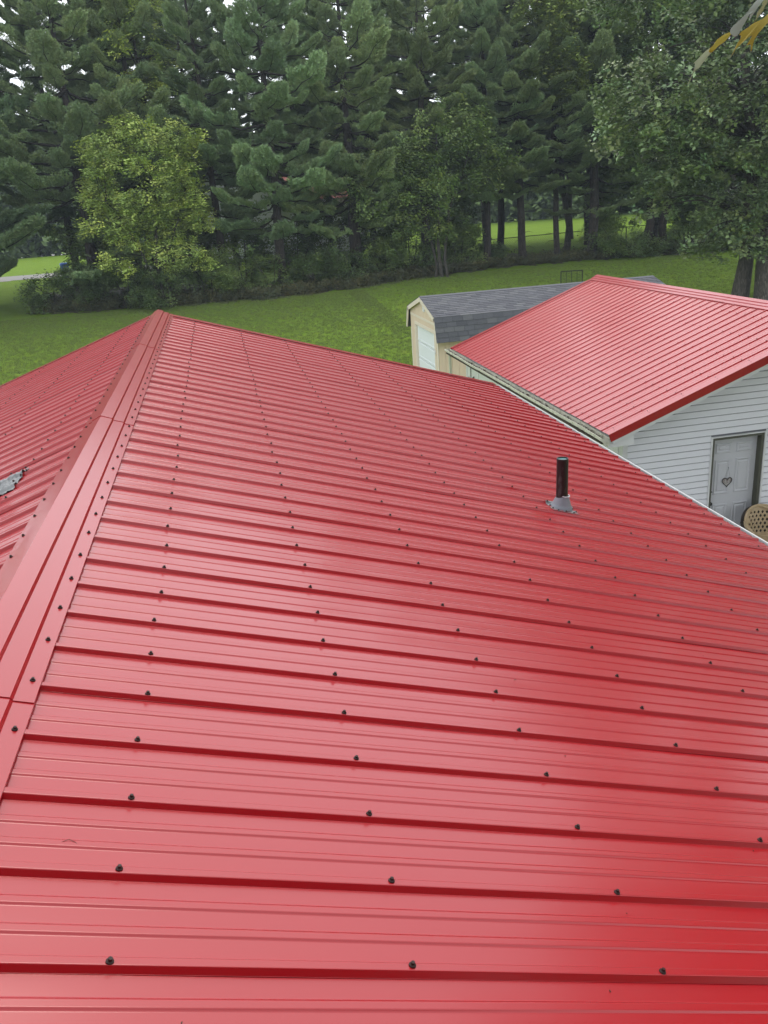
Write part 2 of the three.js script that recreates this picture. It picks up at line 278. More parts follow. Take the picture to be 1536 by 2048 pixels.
// foam closures at the eave, fascia, gutter, walls, deck under the sheets
for (const [F, s, u1] of [[FR, -1, 4.60], [FL, 1, 4.53]]) {
  setMatrix(part(house, 'roof_deck', span(0, u1 - 0.03, -0.06, -0.024, Math.min(s * 10.03, -s * 3.66), Math.max(s * 10.03, -s * 3.66)), M.debris), F);
}
function gutterGeo(len, w = 0.115, h = 0.11, sag = 0) {        // open K-style trough along -z, outer lip towards -x... profile in x,y
  const pr = [[0, 0.0], [0, -h], [-w * 0.55, -h], [-w * 0.72, -h * 0.55], [-w, -h * 0.35], [-w, 0], [-w + 0.009, 0], [-w + 0.009, -0.012]];
  const th = 0.0022, n = 24, out = [];
  const at = (i, s, o) => { const z = -len * s / n; return [pr[i][0] + o[0], pr[i][1] + o[1] + sag * n2(z * 0.5, 4.4), z]; };
  for (let i = 0; i + 1 < pr.length; i++) { const dx = pr[i + 1][0] - pr[i][0], dy = pr[i + 1][1] - pr[i][1], l = Math.hypot(dx, dy), o = [-dy / l * th, dx / l * th];
    for (let s = 0; s < n; s++) { out.push([at(i, s, [0, 0]), at(i + 1, s, [0, 0]), at(i + 1, s + 1, [0, 0]), at(i, s + 1, [0, 0])], [at(i, s, o), at(i, s + 1, o), at(i + 1, s + 1, o), at(i + 1, s, o)]); }
    for (const s of [0, n]) out.push([at(i, s, [0, 0]), at(i + 1, s, [0, 0]), at(i + 1, s, o), at(i, s, o)]); }
  for (const s of [0, n]) out.push(pr.slice(0, 6).map((_, i) => at(i, s, [0, 0])));
  return uvMetres(polys(out), 0.8);
}
{ const g = part(house, 'gutter', gutterGeo(13.6, 0.085, 0.10), M.white); g.rotation.y = Math.PI; g.position.set(4.402, -1.402, -9.98); }
{ const g = part(house, 'gutter', gutterGeo(13.6, 0.10, 0.10), M.white); g.position.set(-4.30, -1.56, 3.62); }
part(house, 'fascia', [span(4.375, 4.40, -1.56, -1.40, -9.98, 3.6), span(-4.29, -4.27, -1.72, -1.58, -9.98, 3.6)], M.white);
part(house, 'wall', [prism([[-3.95, -4.72], [4.05, -4.72], [4.05, -1.36], [0, -0.10], [-3.95, -1.5]], -9.72, -9.6), span(3.95, 4.05, -4.72, -1.36, -9.6, 3.3), span(-3.95, -3.85, -4.72, -1.48, -9.6, 3.3), prism([[-3.95, -4.72], [4.05, -4.72], [4.05, -1.36], [0, -0.10], [-3.95, -1.5]], 3.2, 3.3)], M.siding);
part(house, 'soffit', [span(4.05, 4.375, -1.58, -1.56, -9.98, 3.6), span(-4.27, -3.95, -1.74, -1.72, -9.98, 3.6)], M.white);

{ // pine bits and specks lying on the near slope
  const l = [], r = rng(31); for (let i = 0; i < 34; i++) { const u = 0.25 + 3.2 * r(), k = Math.floor(-2 + 22 * r() * r()), v = k * P + 0.03 + 0.17 * r(), len = r() < 0.15 ? 0.008 + 0.006 * r() : 0.0025 + 0.003 * r(); l.push(new THREE.BoxGeometry(len, 0.0016, 0.0018).rotateY(r() * 3).translate(u, -RIB + 0.0022, -v).applyMatrix4(FR)); }
  l.push(limb([V(0.33, -RIB + 0.003, -0.31), V(0.345, -RIB + 0.006, -0.318), V(0.36, -RIB + 0.004, -0.312), V(0.37, -RIB + 0.002, -0.30)], [0.0006, 0.0006, 0.0006, 0.0005], 4).applyMatrix4(FR));
  const o = structure('roof_litter', l, M.debris); o.userData = { kind: 'stuff', label: 'dark specks and pine bits lying on the near red slope', category: 'litter' };
}
// vent pipe on the right slope
{
  const base = V(2.885, -0.900, -3.82), t = thing('vent_pipe', 'black plumbing vent pipe in a grey boot standing on the red roof slope', 'vent pipe', base.toArray());
  const H = 0.34, r = 0.0395;
  part(t, 'pipe', [new THREE.CylinderGeometry(r, r, H, 40, 1, true).translate(0, H / 2, 0), new THREE.CylinderGeometry(r - 0.006, r - 0.006, H, 40, 1, true).translate(0, H / 2, 0), new THREE.RingGeometry(r - 0.006, r, 40).rotateX(-Math.PI / 2).translate(0, H, 0)], M.pipe).rotation.set(0, 0, -0.012);
  part(t, 'inner_plug', new THREE.CylinderGeometry(r - 0.007, r - 0.007, 0.01, 32).translate(0, H - 0.012, 0), std([0.06, 0.16, 0.16], 0.6));
  const tilt = -TH_R, boot = new THREE.Group();
  const bm = M.bootGrey = std([0.19, 0.195, 0.225], 0.5), pts = [[0.078, -0.014], [0.076, 0.004], [0.066, 0.010], [0.063, 0.022], [0.060, 0.024], [0.056, 0.040], [0.047, 0.058], [0.0425, 0.076], [0.0405, 0.078]].map((p) => new THREE.Vector2(...p));
  const b = part(t, 'boot', new THREE.LatheGeometry(pts, 40), bm); b.rotation.z = tilt * 0.55; b.position.set(-0.004, 0.0, 0);
  // square soft flange dressed over the ribs
  const fg = new THREE.PlaneGeometry(0.195, 0.195, 36, 36).rotateX(-Math.PI / 2), fp = fg.attributes.position;
  const ribH = (z) => { let v = ((3.82 - z) % P + P) % P; v = Math.min(v, P - v); return v < 0.0095 ? 0 : v < 0.0178 ? -RIB * (v - 0.0095) / 0.0083 : -RIB; };
  for (let i = 0; i < fp.count; i++) { const x = fp.getX(i), z = fp.getZ(i), e = Math.max(Math.abs(x), Math.abs(z)) / 0.0975; fp.setY(i, ribH(z) + 0.003 + 0.0015 * n2(x * 40, z * 40) * e); }
  fg.computeVertexNormals(); const fl = part(t, 'flange', fg, M.lead); fl.rotation.z = tilt;
  const seal = new THREE.TorusGeometry(0.0415, 0.0035, 8, 40).rotateX(Math.PI / 2), sp = seal.attributes.position; for (let i = 0; i < sp.count; i++) sp.setY(i, sp.getY(i) + 0.004 * n2(sp.getX(i) * 60, sp.getZ(i) * 60));
  part(t, 'sealant', seal.translate(0, 0.078, 0), std([0.6, 0.6, 0.62], 0.5)).rotation.z = tilt * 0.5;
  for (let k = 0; k < 12; k++) { const s = Math.floor(k / 3), f = (k % 3 + 0.5) / 3 * 2 - 1, a = [[f, 1], [1, -f], [-f, -1], [-1, f]][s], m = part(t, 'screw', screwGeo, M.screw); const p = V(a[0] * 0.086, ribH(a[1] * 0.086) + 0.005, a[1] * 0.086).applyAxisAngle(V(0, 0, 1), tilt); m.position.copy(p); m.rotation.z = tilt; m.scale.setScalar(0.85); }
}
// crumpled metal flashing round a stub on the left slope, cut by the picture edge
{
  const P0 = V(-0.52, -0.185, -3.36), t = thing('pipe_flashing', 'crumpled grey sheet metal flashing screwed to the left roof slope', 'flashing', P0.toArray());
  const g = new THREE.PlaneGeometry(0.30, 0.40, 60, 60).rotateX(-Math.PI / 2), p = g.attributes.position;
  const ribH = (z) => { let v = ((-z - 0.02 + 3.36) % P + P) % P; v = Math.min(v, P - v); return v < 0.0105 ? 0 : v < 0.026 ? -RIB * (v - 0.0105) / 0.0155 : -RIB; };
  for (let i = 0; i < p.count; i++) { let x = p.getX(i), z = p.getZ(i); const e = Math.hypot(x / 0.17, z / 0.22); const k = 1 + 0.05 * n2(Math.atan2(z, x) * 2.2, 5) * e; x *= k; z *= k; p.setXYZ(i, x, ribH(z) + 0.006 + 0.010 * Math.abs(n2(x * 11, z * 11)) + 0.004 * n2(x * 40, z * 40), z); }
  g.computeVertexNormals(); part(t, 'sheet', g, M.lead).rotation.z = TH_L;
  part(t, 'collar', new THREE.LatheGeometry([[0.10, 0], [0.07, 0.02], [0.056, 0.05], [0.054, 0.11], [0.05, 0.115]].map((a) => new THREE.Vector2(...a)), 30), M.lead).position.set(-0.075, 0.0, 0.0);
  part(t, 'pipe', new THREE.CylinderGeometry(0.05, 0.05, 0.2, 30, 1, true).translate(0, 0.1, 0), M.metalDark).position.set(-0.075, -0.02, 0.0);
  [[0.15, 0.13], [0.15, -0.02], [0.145, -0.17], [0.04, 0.2], [-0.1, 0.2], [0.05, -0.2]].forEach(([x, z]) => { const m = part(t, 'screw', screwGeo, M.screw); m.position.copy(V(x, ribH(z) + 0.016, z).applyAxisAngle(V(0, 0, 1), TH_L)); m.rotation.z = TH_L; });
}

// ------------------------------------------------------------------ garage
const TH_G = Math.atan(0.3703), GR = V(9.72, -0.862, 0);
const garage = thing('garage', 'white sided garage with red ribbed steel roof beside the house', 'garage', [9.72, -4.68, -13.9]);
const G0 = new THREE.Matrix4().makeTranslation(-9.72, 4.68, 13.9);       // world -> garage axes
const gm = (m, w = new THREE.Matrix4()) => setMatrix(m, G0.clone().multiply(w));
const GL = slopeFrame(-1, TH_G, GR), GRt = slopeFrame(1, TH_G, GR);
const gz = 9.7214, gPanelGeo = [0, 1, 2].map((s) => panelGeo(0.12, 3.934, 4, 1, 100 + s, 8)), gPanelR = panelGeo(0.12, 3.934, 4, -1, 120, 4);
for (let k = 0; k < 9; k++) {
  gm(part(garage, 'roof_panel', gPanelGeo[k % 3], M.red), GL.clone().multiply(new THREE.Matrix4().makeTranslation(0, 0, gz + k * 4 * P)));
  gm(part(garage, 'roof_panel', gPanelR, M.red), GRt.clone().multiply(new THREE.Matrix4().makeTranslation(0, 0, -gz - k * 4 * P)));
}
gm(part(garage, 'roof_panel', panelGeo(0.12, 3.934, 1, 1, 133, 8), M.red), GL.clone().multiply(new THREE.Matrix4().makeTranslation(0, 0, gz + 36 * P)));
{ // garage screws, too small to pick apart
  const spots = []; for (let i = 0; i < 38; i++) for (let j = 0; j < 7; j++) spots.push(V(3.82 - 0.56 * j + (rs() - 0.5) * 0.02, 0.001, gz + i * P)); for (let j = 0; j < 7; j++) spots.push(V(3.80 - 0.56 * j, 0.006, gz + 0.075));
  const im = shade(new THREE.InstancedMesh(screwGeo, M.screw, spots.length)); im.name = 'screws'; im.userData.kind = 'stuff';
  const base = G0.clone().multiply(GL); spots.forEach((s, i) => im.setMatrixAt(i, base.clone().multiply(new THREE.Matrix4().makeTranslation(s.x, s.y, s.z)))); garage.add(im);
}
{ // ridge cap
  const R = [[0.004, 0.030], [0.07, 0.027], [0.078, 0.016], [0.14, 0.015], [0.148, 0.005], [0.215, 0.004], [0.217, -0.004]], w = (p, s) => [s * (p[0] * Math.cos(TH_G) + p[1] * Math.sin(TH_G)), -p[0] * Math.sin(TH_G) + p[1] * Math.cos(TH_G)];
  const sec = [...R.map((p) => w(p, -1)).reverse(), [0, 0.032], ...R.map((p) => w(p, 1))];
  [0, 1, 2].forEach((i) => gm(part(garage, 'ridge_cap', capGeo(i < 2 ? 2.95 : 2.7, 40 + i * 5, sec), M.redTrim), new THREE.Matrix4().makeTranslation(9.72, -0.862 + (i % 2) * 0.002, -9.66 - i * 2.93)));
}
for (const [F, s] of [[GL, 1], [GRt, -1]]) for (const [z0, z1, face] of [[9.655, 9.775, 9.655], [18.10, 18.22, 18.21]]) {      // rake trim: top flange and drop face
  gm(part(garage, 'rake_trim', [span(0.02, 3.945, 0.0015, 0.005, Math.min(s * z0, s * z1), Math.max(s * z0, s * z1)), span(0.02, 3.945, -0.115, 0.0015, Math.min(s * face, s * (face + 0.01)), Math.max(s * face, s * (face + 0.01)))], M.redTrim), F);
  gm(part(garage, 'fascia', span(0.02, 3.92, -0.165, -0.03, Math.min(s * (face < 10 ? 9.668 : 18.18), s * (face < 10 ? 9.69 : 18.20)), Math.max(s * (face < 10 ? 9.668 : 18.18), s * (face < 10 ? 9.69 : 18.20))), M.white), F);
}
for (const [F, s] of [[GL, 1], [GRt, -1]]) gm(part(garage, 'roof_deck', span(0, 3.90, -0.15, -0.026, Math.min(s * 9.692, s * 18.17), Math.max(s * 9.692, s * 18.17)), M.white), F);
const gw = (name, geo, mat, parent = garage) => { const m = part(parent, name, geo, mat); if (parent === garage) gm(m); return m; };
// eave gutter with a weathered trough full of debris
{ const g = part(garage, 'gutter', gutterGeo(8.66, 0.125, 0.11, 0.014), M.dirtyWhite); g.rotation.z = 0; gm(g, new THREE.Matrix4().makeTranslation(6.025, -2.262, -9.64));
  const dr = rng(77), l = []; for (let i = 0; i < 420; i++) { const s = 0.008 + 0.02 * dr(); l.push(new THREE.TetrahedronGeometry(s).rotateX(dr() * 6).rotateY(dr() * 6).scale(1.4, 0.5, 1.2).translate(5.92 + 0.095 * dr(), -2.325 + 0.04 * dr(), -9.7 - 8.5 * dr())); }
  l.push(span(5.915, 6.02, -2.36, -2.335, -18.25, -9.68)); const d = gw('gutter_litter', l, M.debris); d.userData.kind = 'stuff'; }
gw('fascia', [span(6.028, 6.05, -2.42, -2.30, -18.2, -9.70)], M.dirtyWhite);
gw('soffit', [span(6.05, 6.42, -2.425, -2.41, -18.2, -9.70)], M.white);
gw('eave_return', prism([[6.03, -2.432], [6.03, -2.345], [6.43, -2.20], [6.43, -2.432]], -9.72, -9.692), M.white);
gw('downspout', [rbox(0.055, 1.9, 0.07, 5.97, -3.33, -18.1)], M.dirtyWhite);
// gable wall of lapped boards round the door
const WZ = -9.98, DX0 = 7.858, DX1 = 8.762, DY1 = -2.575;
{
  gw('wall', [prism([[6.44, -4.7], [13.0, -4.7], [13.0, -2.38], [9.72, -1.07], [6.44, -2.38]], WZ - 0.14, WZ - 0.005 - 0.13), span(6.40, 6.44, -4.7, -2.40, -18.15, -9.99), span(13.0, 13.04, -4.7, -2.40, -18.15, -9.99), prism([[6.44, -4.7], [13.0, -4.7], [13.0, -2.38], [9.72, -1.07], [6.44, -2.38]], -18.15, -18.02)], M.white);
  const E = 0.1016, top = -1.05;
  const xl = (y) => Math.max(6.475, 9.72 - (top - y) / 0.3703), xr = (y) => Math.min(12.965, 9.72 + (top - y) / 0.3703);
  for (let k = 0; k < 37; k++) {
    const y0 = -4.66 + k * E, y1 = Math.min(y0 + E, top - 0.01); if (y1 - y0 < 0.02) break;
    const segs = y0 < DY1 + 0.001 ? [[xl, () => DX0 - 0.012], [() => DX1 + 0.012, xr]] : [[xl, xr]];
    for (const [a, b] of segs) { const A0 = a(y0), A1 = a(y1), B0 = b(y0), B1 = b(y1), z0 = WZ + 0.016, z1 = WZ + 0.002;
      const g = polys([[[A0, y0, z0], [B0, y0, z0], [B0, y0 + E * 0.84, z1 + 0.0035], [A0 + (A1 - A0) * 0.84, y0 + E * 0.84, z1 + 0.0035]], [[A0 + (A1 - A0) * 0.84, y0 + E * 0.84, z1 + 0.0035], [B0 + (B1 - B0) * 0.84, y0 + E * 0.84, z1 + 0.0035], [B1, y1 - 0.012, z1 - 0.009], [A1, y1 - 0.012, z1 - 0.009]], [[A0, y0, z0], [A0, y0, z1 - 0.006], [B0, y0, z1 - 0.006], [B0, y0, z0]], [[A0, y0, z0], [A1, y1 - 0.012, z1 - 0.004], [A1, y1 - 0.012, z1 - 0.01], [A0, y0, z1 - 0.006]], [[B0, y0, z0], [B0, y0, z1 - 0.006], [B1, y1 - 0.012, z1 - 0.01], [B1, y1 - 0.012, z1 - 0.004]]]);
      gw('siding_board', uvMetres(g), M.siding); }
  }
  gw('corner_post', [span(6.395, 6.472, -4.7, -2.434, -9.985, -9.955), span(6.392, 6.40, -4.7, -2.434, -10.06, -9.956)], M.white);
  gw('sheathing', [span(6.44, DX0, -4.7, -2.4, WZ - 0.13, WZ - 0.008), span(DX1, 13.0, -4.7, -2.4, WZ - 0.13, WZ - 0.008), prism([[6.6, -2.4], [12.9, -2.4], [9.72, -1.10]], WZ - 0.13, WZ - 0.008), span(DX0, DX1, DY1 + 0.002, -2.4, WZ - 0.13, WZ - 0.008)], M.backing);
}
{ // panelled entry door, set back in a weathered jamb
  const d = new THREE.Group(); d.name = 'door'; d.position.set(DX0 - 9.72, 0, WZ + 13.9); garage.add(d);
  const W = DX1 - DX0, T = DY1 + 4.68, s = (x0, x1, y0, y1, z0, z1) => span(x0, x1, y0, y1, z0, z1);
  part(d, 'door_frame', [s(-0.012, 0.012, 0, T + 0.012, -0.02, 0.026), s(W - 0.014, W + 0.014, 0, T + 0.012, -0.02, 0.026), s(0.012, W - 0.014, T - 0.004, T + 0.012, -0.02, 0.026)], M.white);
  part(d, 'jamb', [s(0.012, 0.055, 0, T - 0.004, -0.12, 0.008), s(W - 0.058, W - 0.014, 0, T - 0.004, -0.12, 0.008), s(0.055, W - 0.058, T - 0.046, T - 0.004, -0.12, 0.008)], M.jamb);
  const x0 = 0.058, x1 = W - 0.061, y1 = T - 0.05, zf = -0.095;
  part(d, 'slab', rbox(x1 - x0, y1 - 0.01, 0.04, (x0 + x1) / 2, (y1 + 0.01) / 2, zf - 0.02, 0.003), M.door);
  const cw = (x1 - x0 - 0.30) / 2;
  for (const [a, b] of [[0.10, 0.235], [0.36, 0.905], [1.095, 1.80]]) for (const c of [0, 1]) { const px = x0 + 0.095 + c * (cw + 0.11), ya = y1 - b, yb = y1 - a, k = 0.022;
    const R = (i, z) => [[px + i, ya + i, zf + z], [px + cw - i, ya + i, zf + z], [px + cw - i, yb - i, zf + z], [px + i, yb - i, zf + z]], rings = [R(-0.012, 0.0005), R(0.0, 0.014), R(0.012, 0.014), R(k + 0.010, 0.001), R(k + 0.016, 0.001), R(k + 0.034, 0.012)], l = [];
    for (let i = 0; i + 1 < rings.length; i++) for (let q = 0; q < 4; q++) l.push([rings[i][q], rings[i][(q + 1) % 4], rings[i + 1][(q + 1) % 4], rings[i + 1][q]]); l.push(rings.at(-1)); part(d, 'door_panel', polys(l), M.door); }
  const kn = new THREE.LatheGeometry([[0, 0.055], [0.018, 0.052], [0.026, 0.04], [0.022, 0.024], [0.011, 0.018], [0.011, 0.006], [0.03, 0.003], [0.03, 0]].map((p) => new THREE.Vector2(...p)), 20).rotateX(Math.PI / 2);
  part(d, 'door_knob', kn.translate(x0 + 0.045, y1 - 1.055, zf), M.metalDark);
  part(d, 'deadbolt', [new THREE.CylinderGeometry(0.024, 0.027, 0.018, 20).rotateX(Math.PI / 2).translate(x0 + 0.035, y1 - 0.86, zf + 0.009), rbox(0.045, 0.012, 0.012, x0 + 0.045, y1 - 0.86, zf + 0.024)], M.metalDark);
  part(d, 'threshold', s(0.012, W - 0.014, 0, 0.02, -0.14, 0.02), M.jamb);
}
{ // what shows of the side wall below the gutter
  const w = gw('side_board', [span(6.388, 6.399, -4.7, -2.43, -18.1, -17.2), span(6.388, 6.399, -4.7, -2.43, -12.0, -10.1)], M.white);
  gw('corner_trim', [span(6.375, 6.39, -4.7, -2.43, -18.17, -18.09), span(6.376, 6.388, -4.7, -2.43, -11.62, -11.56)], M.white);
  gw('wall_slit', span(6.36, 6.386, -4.7, -2.43, -11.55, -11.52), M.metalDark);
}
{ // dark leafy ornament on the side wall
  const t = thing('wall_ornament', 'dark metal leaf ornament on the garage side wall below the gutter', 'ornament', [6.37, -2.88, -17.75]);
  const leaf = (a, l, w) => { const sh = new THREE.Shape(); sh.moveTo(0, 0); sh.quadraticCurveTo(l * 0.5, w, l, 0); sh.quadraticCurveTo(l * 0.5, -w, 0, 0); return new THREE.ExtrudeGeometry(sh, { depth: 0.006, bevelEnabled: false, curveSegments: 8 }).rotateZ(a).rotateY(-Math.PI / 2); };
  part(t, 'stem', new THREE.CylinderGeometry(0.008, 0.008, 0.5, 8), M.metalDark);
  for (const a of [-0.5, -0.15, 0.2, 0.55]) { part(t, 'leaf', leaf(a, 0.36, 0.07).translate(-0.004, -0.12, 0), M.metalDark); part(t, 'leaf', leaf(Math.PI - a, 0.2, 0.05).translate(-0.004, -0.12, 0), M.metalDark); }
}
{ // heart plaque hung on the door
  const hx = DX0 + 0.365, hy = -3.345, hz = WZ - 0.083, t = thing('heart_plaque', 'silver heart plaque hanging by a cord on the grey door', 'heart plaque', [hx, hy, hz]);
  const heart = (k) => { const s = new THREE.Shape(); for (let i = 0; i <= 60; i++) { const a = i / 60 * Math.PI * 2, x = 16 * Math.sin(a) ** 3, y = 13 * Math.cos(a) - 5 * Math.cos(2 * a) - 2 * Math.cos(3 * a) - Math.cos(4 * a); i ? s.lineTo(x * k, y * k) : s.moveTo(x * k, y * k); } return s; };
  const K = 0.0052, rim = []; for (let i = 0; i < 60; i++) { const a = i / 60 * Math.PI * 2; rim.push(V(16 * Math.sin(a) ** 3 * K, (13 * Math.cos(a) - 5 * Math.cos(2 * a) - 2 * Math.cos(3 * a) - Math.cos(4 * a)) * K, 0.008)); }
  part(t, 'rim', new THREE.TubeGeometry(new THREE.CatmullRomCurve3(rim, true), 120, 0.006, 8, true), M.metalDark);
  part(t, 'plate', new THREE.ExtrudeGeometry(heart(K), { depth: 0.006, bevelEnabled: false }), std([0.33, 0.29, 0.27], 0.35, { metalness: 0.5, bumpMap: barkBump, bumpScale: 0.002 }));
  const lf = (a, x, y, l) => { const s = new THREE.Shape(); s.moveTo(0, 0); s.quadraticCurveTo(l * 0.5, l * 0.26, l, 0); s.quadraticCurveTo(l * 0.5, -l * 0.26, 0, 0); return new THREE.ExtrudeGeometry(s, { depth: 0.004, bevelSize: 0.001, bevelThickness: 0.001, bevelSegments: 1 }).rotateZ(a).translate(x, y, 0.007); };
  [[1.1, -0.045, -0.01, 0.06], [0.5, -0.015, -0.05, 0.08], [1.9, -0.01, -0.03, 0.07], [0.9, 0.01, -0.01, 0.07], [1.5, 0.03, -0.03, 0.07], [2.4, 0.0, -0.06, 0.06]].forEach((q) => part(t, 'leaf_relief', lf(...q), std([0.6, 0.58, 0.57], 0.3, { metalness: 0.6 })));
  for (const s of [-1, 1]) part(t, 'cord', limb([V(s * 0.05, 0.055, 0.008), V(0.012, 0.225, 0.004)], [0.0016, 0.0016], 5), M.lead);
  part(t, 'nail', new THREE.CylinderGeometry(0.005, 0.005, 0.014, 8).rotateX(Math.PI / 2).translate(0.012, 0.226, 0.004), M.metalDark);
}
{ // resin armchair with a lattice back beside the door
  const t = thing('garden_chair', 'upper tan resin armchair with lattice back, stacked in front of the garage door', 'chair', [8.60, -4.60, -9.50]); t.rotation.y = -0.22; const m = M.resin;
  const bend = (g, R) => { const p = g.attributes.position; for (let i = 0; i < p.count; i++) { const x = p.getX(i), y = p.getY(i), z = p.getZ(i), a = x / R, rr = R - z; p.setXYZ(i, Math.sin(a) * rr, y, -0.20 + (R - Math.cos(a) * rr) - (y - 0.42) * 0.24); } g.computeVertexNormals(); return g; };
  const sh = new THREE.Shape(); sh.moveTo(-0.25, 0.43); sh.lineTo(-0.32, 0.70); sh.quadraticCurveTo(-0.28, 0.90, 0, 0.905); sh.quadraticCurveTo(0.28, 0.90, 0.32, 0.70); sh.lineTo(0.25, 0.43); sh.closePath();
  for (let r = 0; r < 6; r++) for (let c = -4; c <= 4; c++) { const x = (c + (r % 2) / 2) * 0.066, y = 0.50 + r * 0.058; if (Math.abs(x) > 0.225 - (r > 4 ? 0.05 : 0)) continue; const h = new THREE.Path(), a = 0.023, b = 0.030; h.moveTo(x, y - b); h.lineTo(x - a, y); h.lineTo(x, y + b); h.lineTo(x + a, y); h.closePath(); sh.holes.push(h); }
  let bg = new THREE.ExtrudeGeometry(sh, { depth: 0.012, bevelEnabled: true, bevelSize: 0.003, bevelThickness: 0.003, bevelSegments: 1, curveSegments: 20 });
  part(t, 'backrest', bend(bg, 0.42), m);
  const solid = sh.clone(); solid.holes = []; const solidBack = bend(new THREE.ExtrudeGeometry(solid, { depth: 0.012, bevelEnabled: true, bevelSize: 0.003, bevelThickness: 0.003, bevelSegments: 1, curveSegments: 20 }), 0.42);
  const rimP = []; for (let i = 0; i <= 30; i++) { const a = i / 30 * Math.PI, x = -Math.cos(a) * 0.315, y = 0.69 + Math.sin(a) * 0.205; const w = x / 0.42; rimP.push(V(Math.sin(w) * 0.41, y, -0.20 + 0.42 - Math.cos(w) * 0.41 - (y - 0.42) * 0.24)); }
  part(t, 'back_rim', new THREE.TubeGeometry(new THREE.CatmullRomCurve3(rimP), 50, 0.02, 8), m);
  part(t, 'seat', rbox(0.52, 0.035, 0.48, 0, 0.42, 0.03, 0.016), m); part(t, 'apron', [rbox(0.52, 0.07, 0.03, 0, 0.38, 0.26, 0.012)], m);
  for (const s of [-1, 1]) { part(t, 'armrest', new THREE.TubeGeometry(new THREE.CatmullRomCurve3([rimP[s < 0 ? 0 : 30].clone(), V(s * 0.31, 0.665, -0.02), V(s * 0.30, 0.65, 0.16), V(s * 0.28, 0.58, 0.25), V(s * 0.27, 0.4, 0.26)]), 24, 0.027, 8), m);
    part(t, 'leg', limb([V(s * 0.26, 0.42, 0.24), V(s * 0.29, 0, 0.29)], [0.03, 0.022], 8), m); part(t, 'leg', limb([V(s * 0.24, 0.42, -0.19), V(s * 0.28, 0, -0.30)], [0.03, 0.022], 8), m); }
  const under = t.clone(); under.name = numbered('garden_chair'); under.position.y -= 0.055; under.position.x += 0.02; under.position.z -= 0.11; under.userData = { ...t.userData, label: 'dark brown resin chair nested underneath the tan lattice-back chair' }; under.traverse((o) => { if (o.isMesh) o.material = M.darkResin; if (o.name === 'backrest') o.geometry = solidBack; }); scene.add(under);
}

